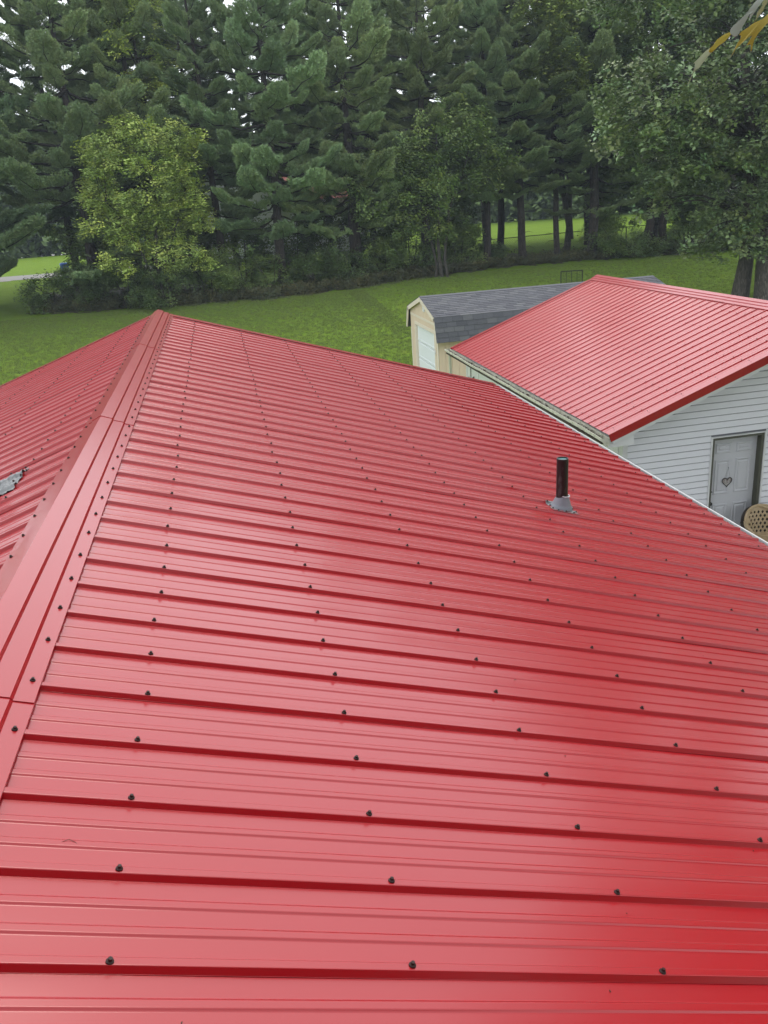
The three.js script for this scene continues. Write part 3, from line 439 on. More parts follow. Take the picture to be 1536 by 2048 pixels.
// ------------------------------------------------------------------ gambrel shed
{
  const X0 = 6.757, X1 = 14.45, gy = -4.72, Z = { a: -24.36, n: -22.6, nl: -22.40, f: -26.15, fl: -26.42 }, Y = { a: -1.64, b: -2.085, l: -2.78 };
  const t = thing('garden_shed', 'beige gambrel shed with grey shingles and white door behind the garage', 'shed', [10.6, gy, -24.4]);
  const sw = (name, geo, mat, extra) => { const m = part(t, name, geo, mat, extra); m.position.set(-10.6, -gy, 24.4); return m; };
  const wx = X0 + 0.10, zn = -22.66, zf = -26.12;
  // vertical grooved boards, one per stave
  const roofY = (z) => { const k = z > Z.a ? [Z.a, Z.n, Z.nl] : [Z.a, Z.f, Z.fl], d = Math.abs(z - k[0]), d1 = Math.abs(k[1] - k[0]), d2 = Math.abs(k[2] - k[0]); return d < d1 ? Y.a + (Y.b - Y.a) * d / d1 : Y.b + (Y.l - Y.b) * (d - d1) / (d2 - d1); };
  const bw = 0.203, doorZ0 = -25.45, doorZ1 = -22.98, doorTop = -2.60;
  for (let z = zf; z < zn - 0.02; z += bw) { const z1 = Math.min(z + bw - 0.012, zn), top = Math.min(roofY(z), roofY(z1)) - 0.06, mid = (z + z1) / 2, y0 = mid > doorZ0 && mid < doorZ1 ? doorTop : gy; if (top > y0 + 0.05) sw('siding_board', uvMetres(prism([[z, y0], [z1, y0], [z1, roofY(z1) - 0.05], [z, roofY(z) - 0.05]], -wx, -wx + 0.012).rotateY(-Math.PI / 2).scale(1, 1, 1)), M.tan); }
  for (let x = wx + 0.01; x < X1 - 0.2; x += bw) sw('siding_board', uvMetres(span(x, x + bw - 0.012, gy, Y.l + 0.05, zn - 0.012, zn)), M.tan);
  sw('wall', [span(wx + 0.012, X1 - 0.1, gy, Y.l + 0.04, zn - 0.06, zn - 0.013), span(wx + 0.012, X1 - 0.1, gy, Y.l + 0.04, zf, zf + 0.05), prism([[zf, doorTop + 0.01], [zn, doorTop + 0.01], [Z.n, Y.b - 0.06], [Z.a, Y.a - 0.06], [Z.f, Y.b - 0.06]], -wx - 0.06, -wx - 0.013).rotateY(-Math.PI / 2), prism([[zf, gy], [zn, gy], [zn, Y.l], [Z.n, Y.b - 0.06], [Z.a, Y.a - 0.06], [Z.f, Y.b - 0.06], [zf, Y.l]], -X1 + 0.1, -X1 + 0.16).rotateY(-Math.PI / 2)], M.tan);
  sw('trim', [span(wx - 0.02, wx, doorTop, doorTop + 0.10, doorZ0 - 0.1, doorZ1 + 0.1), span(wx - 0.02, wx, gy, doorTop, doorZ0 - 0.1, doorZ0), span(wx - 0.02, wx, gy, doorTop, doorZ1, doorZ1 + 0.1), span(wx - 0.018, wx, Y.b - 0.27, Y.b - 0.20, zf + 0.01, zn - 0.01), span(wx - 0.019, wx + 0.001, gy, Y.l, zn - 0.09, zn + 0.012), span(wx - 0.019, wx + 0.001, gy, Y.l, zf - 0.012, zf + 0.09)], M.tanTrim);
  { const d = new THREE.Group(); d.name = 'door'; d.position.set(wx + 0.06 - 10.6, 0, 24.4); t.add(d);
    const h = (doorTop - gy) / 4; for (let k = 0; k < 4; k++) { part(d, 'door_panel', [rbox(0.03, h - 0.012, doorZ1 - doorZ0 - 0.06, 0, h * (k + 0.5), (doorZ0 + doorZ1) / 2, 0.006), rbox(0.012, 0.05, doorZ1 - doorZ0 - 0.06, -0.018, h * k + 0.06, (doorZ0 + doorZ1) / 2, 0.004), rbox(0.010, 0.03, doorZ1 - doorZ0 - 0.06, -0.017, h * (k + 1) - 0.07, (doorZ0 + doorZ1) / 2, 0.004)], M.shedDoor); }
    part(d, 'jamb', [-0.03, doorZ1 - doorZ0].map((q, i) => span(-0.062, 0.02, 0, doorTop - gy, doorZ0 + (i ? doorZ1 - doorZ0 - 0.032 : -0.03), doorZ0 + (i ? doorZ1 - doorZ0 + 0.03 : 0.032))).concat(span(-0.062, 0.02, doorTop - gy - 0.02, doorTop - gy + 0.03, doorZ0, doorZ1)), M.tanTrim);
    part(d, 'latch', [rbox(0.03, 0.04, 0.16, -0.095, 1.63, doorZ1 - 0.02, 0.008), rbox(0.03, 0.12, 0.035, -0.095, 1.59, doorZ1 + 0.05, 0.008)], M.white); }
  sw('gable_vent', [rbox(0.03, 0.20, 0.24, wx - 0.012, -1.985, -24.22, 0.006), ...range(-2.06, -1.92, 5).map((y) => box(0.012, 0.012, 0.2, wx - 0.03, y, -24.22))], M.white);
  // barge boards
  const bar = (za, ya, zb, yb) => prism([[za, ya], [zb, yb], [zb, yb - 0.13], [za, ya - 0.13]], -X0 - 0.02, -X0 + 0.01).rotateY(-Math.PI / 2);
  sw('barge_board', bar(Z.a, Y.a - 0.015, Z.n, Y.b - 0.015), M.tanTrim); sw('barge_board', bar(Z.f, Y.b - 0.015, Z.a, Y.a - 0.015), M.tanTrim);
  const bar2 = (zt, yt, zb, yb, s) => prism([[zt, yt], [zb, yb], [zb - s * 0.12, yb], [zt - s * 0.12, yt - 0.03]], -X0 - 0.02, -X0 + 0.01).rotateY(-Math.PI / 2);
  sw('barge_board', bar2(Z.n, Y.b - 0.015, Z.nl, Y.l, 1), M.tanTrim); sw('barge_board', bar2(Z.f, Y.b - 0.015, Z.fl, Y.l, -1), M.tanTrim);
  // decking under the shingles and the far slopes
  const slab = (za, ya, zb, yb, th, up) => { const dz = zb - za, dy = yb - ya, l = Math.hypot(dz, dy), ny = Math.abs(dz) / l, nz = -dy / l * Math.sign(dz); return prism([[za, ya], [zb, yb], [zb - nz * th, yb - ny * th], [za - nz * th, ya - ny * th]], -X1, -X0 - 0.0).rotateY(-Math.PI / 2); };
  sw('roof_deck', [slab(Z.a, Y.a, Z.n, Y.b, 0.04), slab(Z.n, Y.b, Z.nl, Y.l, 0.04), slab(Z.a, Y.a, Z.f, Y.b, 0.04), slab(Z.f, Y.b, Z.fl, Y.l, 0.04)], shingleMats[2]);
  // shingles, tab by tab
  const sr = rng(9), tabW = 0.305, shG = new Map(), rest = []; let nPart = 0;
  const courses = [];
  const slope = (za, ya, zb, yb, pri) => { const l = Math.hypot(zb - za, yb - ya), n = Math.round(l / 0.14); for (let c = 0; c < n; c++) courses.push({ za, ya, zb, yb, l, c, n, pri }); };
  slope(Z.n, Y.b, Z.nl, Y.l, 0); slope(Z.a, Y.a, Z.n, Y.b, 1); slope(Z.f, Y.b, Z.a, Y.a, 2); slope(Z.fl, Y.l, Z.f, Y.b, 3);
  const tabs = [];
  courses.forEach((C) => { const off = sr() * tabW; for (let x = X0 - 0.01 - off; x < X1; x += tabW) { const a = Math.max(x, X0 - 0.012), b = Math.min(x + tabW - 0.009, X1); if (b - a > 0.03) tabs.push({ ...C, a, b }); } });
  tabs.sort((p, q) => (p.pri > 1) - (q.pri > 1) || p.a - q.a);
  tabs.forEach((T, i) => {
    const back = T.pri > 1, e = T.l / T.n, s0 = T.c * e, dz = (T.zb - T.za) / T.l, dy = (T.yb - T.ya) / T.l; let nz = -dy, ny = dz; if (ny < 0) { nz = -nz; ny = -ny; }
    const at = (s, h) => [T.za + dz * s + nz * h, T.ya + dy * s + ny * h];
    const j = 0.003 * sr(), lowFirst = T.yb < T.ya; // bottom edge is the thick one
    const sB = lowFirst ? s0 + e + 0.002 : s0 - 0.002, sT = lowFirst ? s0 : s0 + e;
    const pr = [at(sT, 0.002), at(sB, 0.002), at(sB, 0.013 + j), at(sT, 0.004)];
    const g = uvMetres(prism(pr, -T.b, -T.a).rotateY(-Math.PI / 2), 0.4), mi = Math.floor(sr() * 6) % 6;
    if (!back && nPart < 300) { nPart++; sw('shingle', g, shingleMats[mi]); } else rest.push([g, mi]);
  });
  for (let k = 0; k < 6; k++) { const l = rest.filter((r) => r[1] === k).map((r) => r[0]); if (l.length) sw('shingles', l, shingleMats[k], { kind: 'stuff' }); }
  sw('ridge_shingles', uvMetres(polys([[[X0, Y.a - 0.02, Z.a - 0.13], [X1, Y.a - 0.02, Z.a - 0.13], [X1, Y.a + 0.018, Z.a], [X0, Y.a + 0.018, Z.a]], [[X0, Y.a + 0.018, Z.a], [X1, Y.a + 0.018, Z.a], [X1, Y.a - 0.015, Z.a + 0.13], [X0, Y.a - 0.015, Z.a + 0.13]]]), 0.4), shingleMats[3]);
}
{ // black metal gate panel on the lawn beyond the shed
  const z = -42, gy = groundY(z), t = thing('metal_gate', 'black metal gate panel standing on lawn behind the shed', 'gate', [19.2, gy, z]); t.rotation.y = -0.25;
  const W = 1.12, H = 0.95; for (const x of [-W / 2, W / 2]) part(t, 'post', box(0.045, H, 0.045, x, H / 2, 0), M.metalDark); part(t, 'rail', box(W, 0.045, 0.05, 0, H, 0.003), M.metalDark); part(t, 'rail', box(W, 0.04, 0.04, 0, 0.08, 0.004), M.metalDark);
  for (let k = 1; k < 4; k++) part(t, 'bar', box(0.025, H, 0.025, -W / 2 + W * k / 4, H / 2, 0), M.metalDark);
  part(t, 'mesh_panel', range(-W / 2, W / 2, 16).map((x) => box(0.006, H, 0.006, x, H / 2, -0.012)).concat(range(0.1, H, 12).map((y) => box(W, 0.006, 0.006, 0, y, -0.012))), M.metalDark, { kind: 'stuff' });
}
{ // chain link fence beyond the trees
  const z0 = -56, t = thing('chain_link_fence', 'dark chain link fence with top rail beyond the tree trunks', 'fence', [24, 0, z0]), Hh = 1.42;
  const px = [-13.4, -10.7, -8.0, -5.3, -2.6, 0.1, 2.8, 5.5, 8.2, 10.9, 13.6, 16.3], zz = (x) => z0 - 0.12 * x, g = (x) => groundY(zz(x));
  for (const x of px) part(t, 'post', limb([V(x, g(x), zz(x) - z0), V(x, g(x) + Hh + 0.04, zz(x) - z0)], [0.036, 0.036], 8), M.metalDark);
  part(t, 'top_rail', limb(px.map((x) => V(x, g(x) + Hh, zz(x) - z0 + 0.02)), px.map(() => 0.024), 8), M.metalDark);
  const w = []; for (let x = px[0] - 1.4; x < px.at(-1); x += 0.16) for (const s of [1, -1]) { const xa = x, xb = x + s * 1.4; if (Math.min(xa, xb) < px[0] || Math.max(xa, xb) > px.at(-1)) continue; w.push(limb([V(xa, g(xa) + 0.03, zz(xa) - z0), V(xb, g(xb) + Hh, zz(xb) - z0)], [0.003, 0.003], 3)); }
  part(t, 'wire_mesh', w, M.metalDark, { kind: 'stuff' });
}

// ------------------------------------------------------------------ foliage pieces
// a pine branchlet: brushes of long needles along a short twig
function pineSpray(seed) {
  const r = rng(seed), p = [];
  const brush = (c, dir, n, L) => { const a = V(0, 1, 0).cross(dir); if (a.lengthSq() < 0.01) a.set(1, 0, 0); a.normalize(); const b = dir.clone().cross(a);
    for (let i = 0; i < n; i++) { const w = r() * Math.PI * 2, o = 0.35 + 0.6 * r(), d = dir.clone().multiplyScalar(Math.cos(o)).addScaledVector(a, Math.cos(w) * Math.sin(o)).addScaledVector(b, Math.sin(w) * Math.sin(o)); d.y -= 0.08; d.normalize();
      const l = L * (0.75 + 0.5 * r()), s = c.clone().addScaledVector(dir, (r() - 0.6) * 0.08), side = d.clone().cross(V(r() - 0.5, r() - 0.5, r() - 0.5)).normalize().multiplyScalar(0.013), t = s.clone().addScaledVector(d, l);
      p.push(s.x + side.x, s.y + side.y, s.z + side.z, s.x - side.x, s.y - side.y, s.z - side.z, t.x, t.y, t.z); } };
  brush(V(0.44, 0.09, 0), V(1, 0.35, 0).normalize(), 20, 0.14);
  for (const [x, z] of [[0.06, 0.05], [0.10, -0.10], [0.17, 0.15], [0.22, -0.16], [0.29, 0.16], [0.33, -0.11], [0.38, 0.07], [0.25, 0.02]]) brush(V(x, 0.03 + r() * 0.05, z), V(0.75, 0.35 + 0.35 * r(), z * 5).normalize(), 17, 0.135);
  const g = new THREE.BufferGeometry(); g.setAttribute('position', new THREE.Float32BufferAttribute(p, 3)); g.computeVertexNormals(); return g;
}
const pineSprays = [1, 2, 3, 4].map(pineSpray);
// a leafy sprig: folded pointed leaves around a short twig
function leafSpray(seed, n, size, spread, droop) {
  const r = rng(seed), p = [];
  for (let i = 0; i < n; i++) {
    const c = V((r() - 0.4) * spread, (r() - 0.5) * spread * 0.55, (r() - 0.5) * spread), w = r() * Math.PI * 2, d = V(Math.cos(w), -droop * r() + 0.15, Math.sin(w)).normalize(), up = V((r() - 0.5) * 1.1, 1, (r() - 0.5) * 1.1).normalize(), s = d.clone().cross(up).normalize(), u = s.clone().cross(d).normalize(), L = size * (0.65 + 0.7 * r()), W = L * 0.36;
    const tip = c.clone().addScaledVector(d, L), q1 = c.clone().addScaledVector(d, L * 0.42).addScaledVector(s, W).addScaledVector(u, W * 0.28), q2 = c.clone().addScaledVector(d, L * 0.42).addScaledVector(s, -W).addScaledVector(u, W * 0.28);
    for (const t of [[c, q1, tip], [c, tip, q2]]) for (const v of t) p.push(v.x, v.y, v.z);
  }
  const g = new THREE.BufferGeometry(); g.setAttribute('position', new THREE.Float32BufferAttribute(p, 3)); g.computeVertexNormals(); return g;
}
const leafSprays = [21, 22, 23].map((s) => leafSpray(s, 22, 0.14, 0.5, 0.7)), bigLeafSprays = [31, 32].map((s) => leafSpray(s, 16, 0.19, 0.55, 0.9)), smallLeafSprays = [41, 42].map((s) => leafSpray(s, 26, 0.10, 0.45, 0.5));

function instanced(parent, name, geo, mat, list) {       // list: [position, quaternion, scale, tint]
  const im = shade(new THREE.InstancedMesh(geo, mat, list.length)), m = new THREE.Matrix4(), c = new THREE.Color(), s = new THREE.Vector3();
  list.forEach(([p, q, k, t], i) => { im.setMatrixAt(i, m.compose(p, q, Array.isArray(k) ? s.set(...k) : s.setScalar(k))); im.setColorAt(i, c.setRGB(t[0], t[1], t[2])); });
  im.name = partName(parent, name); im.userData.kind = 'stuff'; parent.add(im); return im;
}
const qx = V(1, 0, 0);
function aim(dir, roll, r) { const x = dir.clone().normalize(), z = x.clone().cross(V(0, 1, 0)); if (z.lengthSq() < 1e-4) z.set(0, 0, 1); z.normalize(); const y = z.clone().cross(x); return new THREE.Quaternion().setFromRotationMatrix(new THREE.Matrix4().makeBasis(x, y, z)).multiply(new THREE.Quaternion().setFromAxisAngle(qx, roll)); }

// whole boughs: a curved limb along +x of length L carrying its sprays
function pineBough(seed, L) {
  const r = rng(seed), pts = [], up = 0.02 + 0.16 * r(), bend = (r() - 0.5) * 0.5, pos = [], col = [], nor = [];
  for (let k = 0; k <= 6; k++) { const q = k / 6; pts.push(V(L * q, L * (-0.10 * Math.sin(q * 3.1) + up * q * q) + 0.05 * L * n2(q * 2, seed), L * (bend * 0.4 * q * q) + 0.07 * L * n2(q * 2 + 7, seed))); }
  const curve = new THREE.CatmullRomCurve3(pts), cnt = Math.round(L * 42) + 8, m = new THREE.Matrix4(), nm = new THREE.Matrix3(), v = new THREE.Vector3();
  for (let i = 0; i < cnt; i++) {
    const q = 0.2 + 0.8 * Math.sqrt(r()), c = curve.getPoint(Math.min(1, q)), tg = curve.getTangent(Math.min(1, q)), sd = V(-tg.z, 0, tg.x).normalize(), side = r() * 2 - 1, sp = (0.08 + 0.27 * L * (1.08 - q)) * side, p = c.clone().addScaledVector(sd, sp).add(V(0, Math.abs(sp) * 0.22 + (r() - 0.35) * 0.10, 0)).addScaledVector(tg, Math.abs(sp) * 0.6);
    const d = tg.clone().addScaledVector(sd, side * (0.9 - 0.5 * q)).add(V(0, 0.20 + 0.35 * r(), 0)), k = 0.46 + 0.42 * r(), g = pineSprays[i % 4], ps = g.attributes.position, ns = g.attributes.normal, b = 0.8 + 0.4 * r(), w = 0.14 * (r() - 0.5);
    m.compose(p, aim(d, (r() - 0.5) * 1.2, r), V(k, k, k)); nm.getNormalMatrix(m);
    for (let j = 0; j < ps.count; j++) { v.fromBufferAttribute(ps, j).applyMatrix4(m); pos.push(v.x, v.y, v.z); v.fromBufferAttribute(ns, j).applyMatrix3(nm).normalize(); nor.push(v.x, v.y, v.z); col.push(b * (1 + w), b, b * (1 - w)); }
  }
  const g = new THREE.BufferGeometry(); g.setAttribute('position', new THREE.Float32BufferAttribute(pos, 3)); g.setAttribute('normal', new THREE.Float32BufferAttribute(nor, 3)); g.setAttribute('color', new THREE.Float32BufferAttribute(col, 3));
  return { g, wood: merge([limb(pts, pts.map((_, k) => (0.012 + 0.012 * L) * (1 - k / 6.6)), 4)]), L };
}
const longBoughs = [51, 52, 53, 54, 55, 56].map((s) => pineBough(s, 3.8)), shortBoughs = [57, 58, 59].map((s) => pineBough(s, 1.9));
// o: {x, z, h, base, reach, r0, dens, tint, gaps(azimuth) ...}
function pine(label, o, group) {
  const r = rng(o.seed), gy = groundY(o.z), t = thing('pine_tree', label, 'pine tree', [o.x, gy, o.z], group), trunk = [], wood = [], boughs = [[], [], []];
  const lean = V((r() - 0.5) * 0.03 + (o.lean ?? 0), 0, (r() - 0.5) * 0.03), at = (y) => V(lean.x * y + 0.12 * n2(y * 0.16, o.seed), y, lean.z * y + 0.12 * n2(y * 0.16, o.seed + 50));
  const rad = (y) => o.r0 * Math.pow(Math.max(0.02, 1 - y / (o.h + 0.5)), 0.8) + (y < 0.6 ? (0.6 - y) * 0.15 * o.r0 * 2 : 0);
  const ys = [-0.15, 0.1, 0.35, 0.7]; for (let y = 1.5; y < o.h; y += 1.2) ys.push(y); ys.push(o.h);
  part(t, 'trunk', limb(ys.map(at), ys.map(rad), 10), M.pineBark);
  const tint = (k) => { const b = (o.bright ?? 1) * k; const w = (o.warm ?? 0) + 0.12 * (r() - 0.5); return [b * (1 + w), b * (1 + 0.3 * w), b * (1 - w * 0.5)]; };
  for (let y = o.base; y < o.h - 0.3; y += 0.55 + 0.4 * r()) {
    const f = (y - o.base) / (o.h - o.base), prof = Math.min(1, 0.72 + f * 2.2) * Math.pow(1 - f, 0.42) + 0.06, n = y < o.base + 1.5 ? 4 : 5 + (r() < 0.5);
    const a0 = r() * 6.28;
    for (let b = 0; b < n; b++) {
      const az = a0 + b / n * 6.283 + (r() - 0.5) * 0.8, L = o.reach * prof * (0.55 + 0.6 * r()); if (o.skip && o.skip(az, y, L, r)) continue;
      const el = -0.10 + 0.5 * f + (r() - 0.5) * 0.22, kind = L < 2.4 ? 2 : r() < 0.5 ? 0 : 1, B = [longBoughs[o.seed % 6], longBoughs[(o.seed + 2) % 6], shortBoughs[o.seed % 3]][kind];
      const q = new THREE.Quaternion().setFromAxisAngle(V(0, 1, 0), -az).multiply(new THREE.Quaternion().setFromAxisAngle(V(0, 0, 1), el)).multiply(new THREE.Quaternion().setFromAxisAngle(qx, (r() - 0.5) * 0.5)), kx = L / B.L, ky = Math.pow(kx, 0.7) * (0.8 + 0.3 * r()) * (o.dens ?? 1);
      boughs[kind].push([at(y), q, [kx, ky, ky * (r() < 0.5 ? -1 : 1)], tint(0.74 + 0.52 * r())]);
    }
  }
  [longBoughs[o.seed % 6], longBoughs[(o.seed + 2) % 6], shortBoughs[o.seed % 3]].forEach((B, k) => { if (!boughs[k].length) return; instanced(t, 'crown', B.g, M.needle, boughs[k]); instanced(t, 'limbs', B.wood, M.pineBark, boughs[k].map((x) => [x[0], x[1], x[2], [1, 1, 1]])); });
  // dead lower limbs
  for (let y = Math.max(1, o.base - 4); y < o.base + 2; y += 0.28 + 0.3 * r()) { const az = r() * 6.283, L = 0.5 + 1.4 * r(), p0 = at(y), d = V(Math.cos(az), -0.15 + 0.3 * r(), Math.sin(az)); wood.push(limb([p0, p0.clone().addScaledVector(d, L * 0.6).add(V(0, 0.05, 0)), p0.clone().addScaledVector(d, L).add(V(0, -0.12 * L, 0.1))], [0.022, 0.013, 0.004], 4)); }
  part(t, 'branches', wood, M.pineBark, { kind: 'stuff' });
  return t;
}
// broadleaf tree: limbs reach for given or random foliage clusters
// o: {x, z, r0, clusters: [[x,y,z,r]...] relative to the base, mat, sprays, per, trunkTop, lean}
function broadleaf(name, label, category, o, group) {
  const r = rng(o.seed), gy = groundY(o.z) + (o.dy ?? 0), t = thing(name, label, category, [o.x, gy, o.z], group), wood = [], list = [];
  const stems = o.stems ?? [[0, 0, o.trunkTop ?? 4, 0, 0, o.r0]];
  const stemPts = stems.map(([bx, bz, h, lx, lz, r0]) => { const pts = [], rd = []; for (let k = 0; k <= 8; k++) { const q = k / 8; pts.push(V(bx + lx * q * q + 0.03 * h * n2(q * 2, o.seed + bx), h * q - (k ? 0 : 0.15), bz + lz * q * q + 0.03 * h * n2(q * 2, o.seed + 9 + bx))); rd.push(r0 * (1 - 0.68 * q) * (k === 0 ? 1.18 : 1)); } return [pts, rd]; });
  for (const [pts, rd] of stemPts) { part(t, 'trunk', limb(pts, rd, rd[0] > 0.2 ? 14 : 7), o.bark ?? M.mapleBark); }
  for (const [cx, cy, cz, cr, k = 1] of o.clusters) {
    const c = V(cx, cy, cz); let best = null;
    for (const [pts, rd] of stemPts) for (let i = 2; i < pts.length; i++) { const d = pts[i].distanceTo(c) + Math.max(0, pts[i].y - cy) * 1.5; if (!best || d < best[0]) best = [d, pts[i], rd[i]]; }
    const p0 = best[1], mid = p0.clone().lerp(c, 0.55).add(V((r() - 0.5) * 0.6, 0.12 * p0.distanceTo(c), (r() - 0.5) * 0.6)); const rr = Math.min(best[2] * 0.55, 0.02 + 0.014 * p0.distanceTo(c));
    wood.push(limb(new THREE.CatmullRomCurve3([p0, mid, c]).getPoints(6), range(rr, 0.008, 6), 5));
    for (let i = 0; i < 4; i++) { const e = c.clone().add(V(r() - 0.5, (r() - 0.4) * 0.8, r() - 0.5).normalize().multiplyScalar(cr * 0.85)); wood.push(limb([c.clone().lerp(mid, 0.25 * r()), c.clone().lerp(e, 0.5).add(V(0, 0.1 * cr, 0)), e], [0.012, 0.009, 0.004], 4)); }
    const bt = 0.72 + 0.5 * r(), n = Math.round((o.per ?? 34) * cr * cr * k);
    for (let i = 0; i < n; i++) {
      const d = V(r() - 0.5, (r() - 0.5) * 0.9, r() - 0.5).normalize(), s = cr * Math.pow(r(), 0.42), p = c.clone().addScaledVector(d, s); p.y += 0.12 * cr * n2(p.x * 2.1, p.z * 2.1); p.y -= 0.10 * s;
      const b = bt * (0.8 + 0.4 * r()), w = (o.warm ?? 0) + 0.22 * (r() - 0.5) + 0.12 * (bt - 1);
      const pale = o.pale && r() < o.pale ? 1.9 : 1;
      list.push([p, aim(V(d.x, -0.15 + 0.3 * r(), d.z), (r() - 0.5) * 1.4, r), (o.scale ?? 1) * (0.8 + 0.6 * r()), [b * (1 + w) * pale, b * pale, b * (1 - w) * (pale > 1 ? 2.4 : 1)]]);
    }
  }
  if (wood.length) part(t, 'branches', wood, o.bark ?? M.mapleBark, { kind: 'stuff' });
  const S = o.sprays ?? leafSprays; instanced(t, 'crown', S[o.seed % S.length], o.mat ?? M.leaf, list);
  return t;
}
// random clusters filling an ellipsoid, ragged
function blob(seed, n, cx, cy, cz, rx, ry, rz, c0, c1, hollow = 0.55) {
  const r = rng(seed), l = []; for (let i = 0; i < n; i++) { const d = V(r() - 0.5, r() - 0.5, r() - 0.5).normalize(), k = hollow + (1 - hollow) * Math.sqrt(r()) * (0.85 + 0.3 * r()); l.push([cx + d.x * rx * k, cy + d.y * ry * k, cz + d.z * rz * k, c0 + (c1 - c0) * r()]); } return l;
}

// ------------------------------------------------------------------ the tree belt
const PINES = 'tall pines in the tree belt beyond the lawn';
const front = [
  ['tall dense pine at the left end of the tree belt, branches down to the lawn', { x: -6.2, z: -51.5, skip: (az, y) => Math.cos(az) < -0.1 && y < 5.2, h: 21, base: 0.9, reach: 5.4, r0: 0.30, dens: 1.15, bright: 1.0 }],
  ['dense blue-green pine cut by the left picture edge', { x: -15.0, z: -50.5, h: 21, base: 1.8, reach: 6.8, r0: 0.28, dens: 1.15, bright: 1.05 }],
  ['pine just behind the yellow-green box elder', { x: -2.6, z: -52.5, h: 19.5, base: 3.0, reach: 4.4, r0: 0.27 }],
  ['pine with bare dark lower trunk right of the yellow-green box elder', { x: 1.35, z: -50.2, h: 17.2, base: 4.6, reach: 3.4, r0: 0.26, lean: -0.012, dens: 0.9 }],
  ['pine with bright layered boughs in front of the white house', { x: 4.6, z: -49.8, h: 20, base: 3.6, reach: 4.6, r0: 0.30, bright: 1.15, dens: 1.15 }],
  ['thick-trunked pine at the right end of the white house', { x: 9.3, z: -51.6, h: 17.2, base: 3.4, reach: 4.9, r0: 0.40, bright: 1.1, dens: 1.15 }],
  ['pine with upright trunk behind the leafy green maple sapling', { x: 13.9, z: -52.6, h: 17.2, base: 5.0, reach: 4.4, r0: 0.31 }],
  ['slim pine left of the gap where the far lawn shows', { x: 18.0, z: -53.0, h: 20, base: 4.4, reach: 3.6, r0: 0.24 }],
  ['pine with leaning brown trunk at the chain link fence', { x: 20.4, z: -52.8, h: 20.5, base: 4.6, reach: 4.0, r0: 0.26, lean: -0.02 }],
  ['thinnest straight pine trunk in the gap by the chain link fence', { x: 22.8, z: -53.2, h: 19, base: 5.0, reach: 3.4, r0: 0.20 }],
  ['straight dark pine right of the chain link fence gap', { x: 25.2, z: -52.6, h: 21, base: 3.4, reach: 4.2, r0: 0.33 }],
];
const TONE = [[1.0, 0.06], [0.95, -0.04], [1.1, 0.12], [0.9, 0.02], [1.18, -0.02], [1.1, 0.1], [0.95, 0.14], [1.05, 0.0], [0.95, 0.12], [1.1, 0.05], [0.85, 0.08]];
front.forEach(([l, o], i) => pine(l, { ...o, bright: TONE[i][0], warm: TONE[i][1], seed: 300 + i * 7 + (i % 4) }, PINES));
const backPine = 'pine in the back row of the belt, only glimpsed behind the front pines';
[[-16.5, -62, 18, 5.5], [-8, -58, 18, 4], [-4.5, -59, 17, 4], [0.5, -61, 18.5, 6.5], [7, -60, 18.6, 6], [12, -60, 18, 6], [16.5, -61, 18.6, 6.2], [22, -62, 21, 6.4], [28.5, -61, 19, 4.5], [33.5, -60, 20, 3], [38.5, -59, 20, 3], [-21, -68, 21, 6], [-5, -69, 22, 8], [10, -68, 19.5, 8], [16, -69, 20, 8], [23, -69, 23, 8.5], [30, -68, 23, 6], [38, -68, 23, 5], [-1.5, -66, 21, 8], [2.4, -66, 17.5, 8], [-18.5, -62, 20, 6.5]].forEach(([x, z, h, base], i) => pine(backPine, { x, z, h, base, reach: 4.8, r0: 0.27, seed: 500 + i * 5 + (i % 4), bright: 0.9 }, 'back row pines'));

broadleaf('box_elder', 'bright yellow-green box elder standing out in front of the dark pines', 'tree', { x: -2.2, z: -47.9, seed: 61, r0: 0.13, trunkTop: 5.5, stems: [[0, 0, 6.8, 0.3, 0.2, 0.12], [0.25, 0.1, 6.0, 1.7, 0.2, 0.09], [-0.25, 0, 5.6, -1.9, 0.3, 0.09]], mat: M.leafYellow, per: 48, scale: 0.9, clusters: [...blob(615, 10, -0.6, 2.6, 0.5, 2.6, 1.2, 1.2, 0.45, 0.8, 0.3), ...blob(611, 56, 0.1, 6.7, 0, 3.6, 2.9, 2.4, 0.5, 1.0, 0.35), ...blob(612, 13, 1.4, 3.9, 0.5, 2.0, 1.6, 1.4, 0.4, 0.8, 0.3), ...blob(614, 6, -2.4, 4.4, 0.4, 1.2, 0.9, 1.0, 0.4, 0.7, 0.3)] });
broadleaf('maple_sapling', 'leafy mid-green young maple among the pines left of centre gap', 'tree', { x: 14.2, z: -50.3, seed: 62, r0: 0.12, stems: [[0, 0, 8.2, 0.3, 0.2, 0.12], [0.3, 0.1, 7.4, 1.8, 0.2, 0.09], [-0.3, 0, 6.6, -2.2, 0.3, 0.09]], per: 26, clusters: [...blob(621, 50, 0.6, 6.6, 0, 4.0, 3.0, 2.4, 0.6, 1.1, 0.3), ...blob(622, 18, -3.4, 5.2, 0.3, 1.9, 2.0, 1.5, 0.5, 0.9, 0.3), ...blob(623, 10, -0.6, 3.2, 0.4, 2.6, 1.0, 1.2, 0.4, 0.7, 0.3)] });
broadleaf('green_tree', 'light green broadleaf tree high in the belt above the fence gap', 'tree', { x: 24.5, z: -55.5, seed: 63, r0: 0.22, trunkTop: 15, warm: 0.12, per: 24, scale: 1.15, clusters: blob(631, 64, -0.5, 13.5, 2.6, 5.2, 4.4, 3.0, 0.8, 1.4, 0.3) });
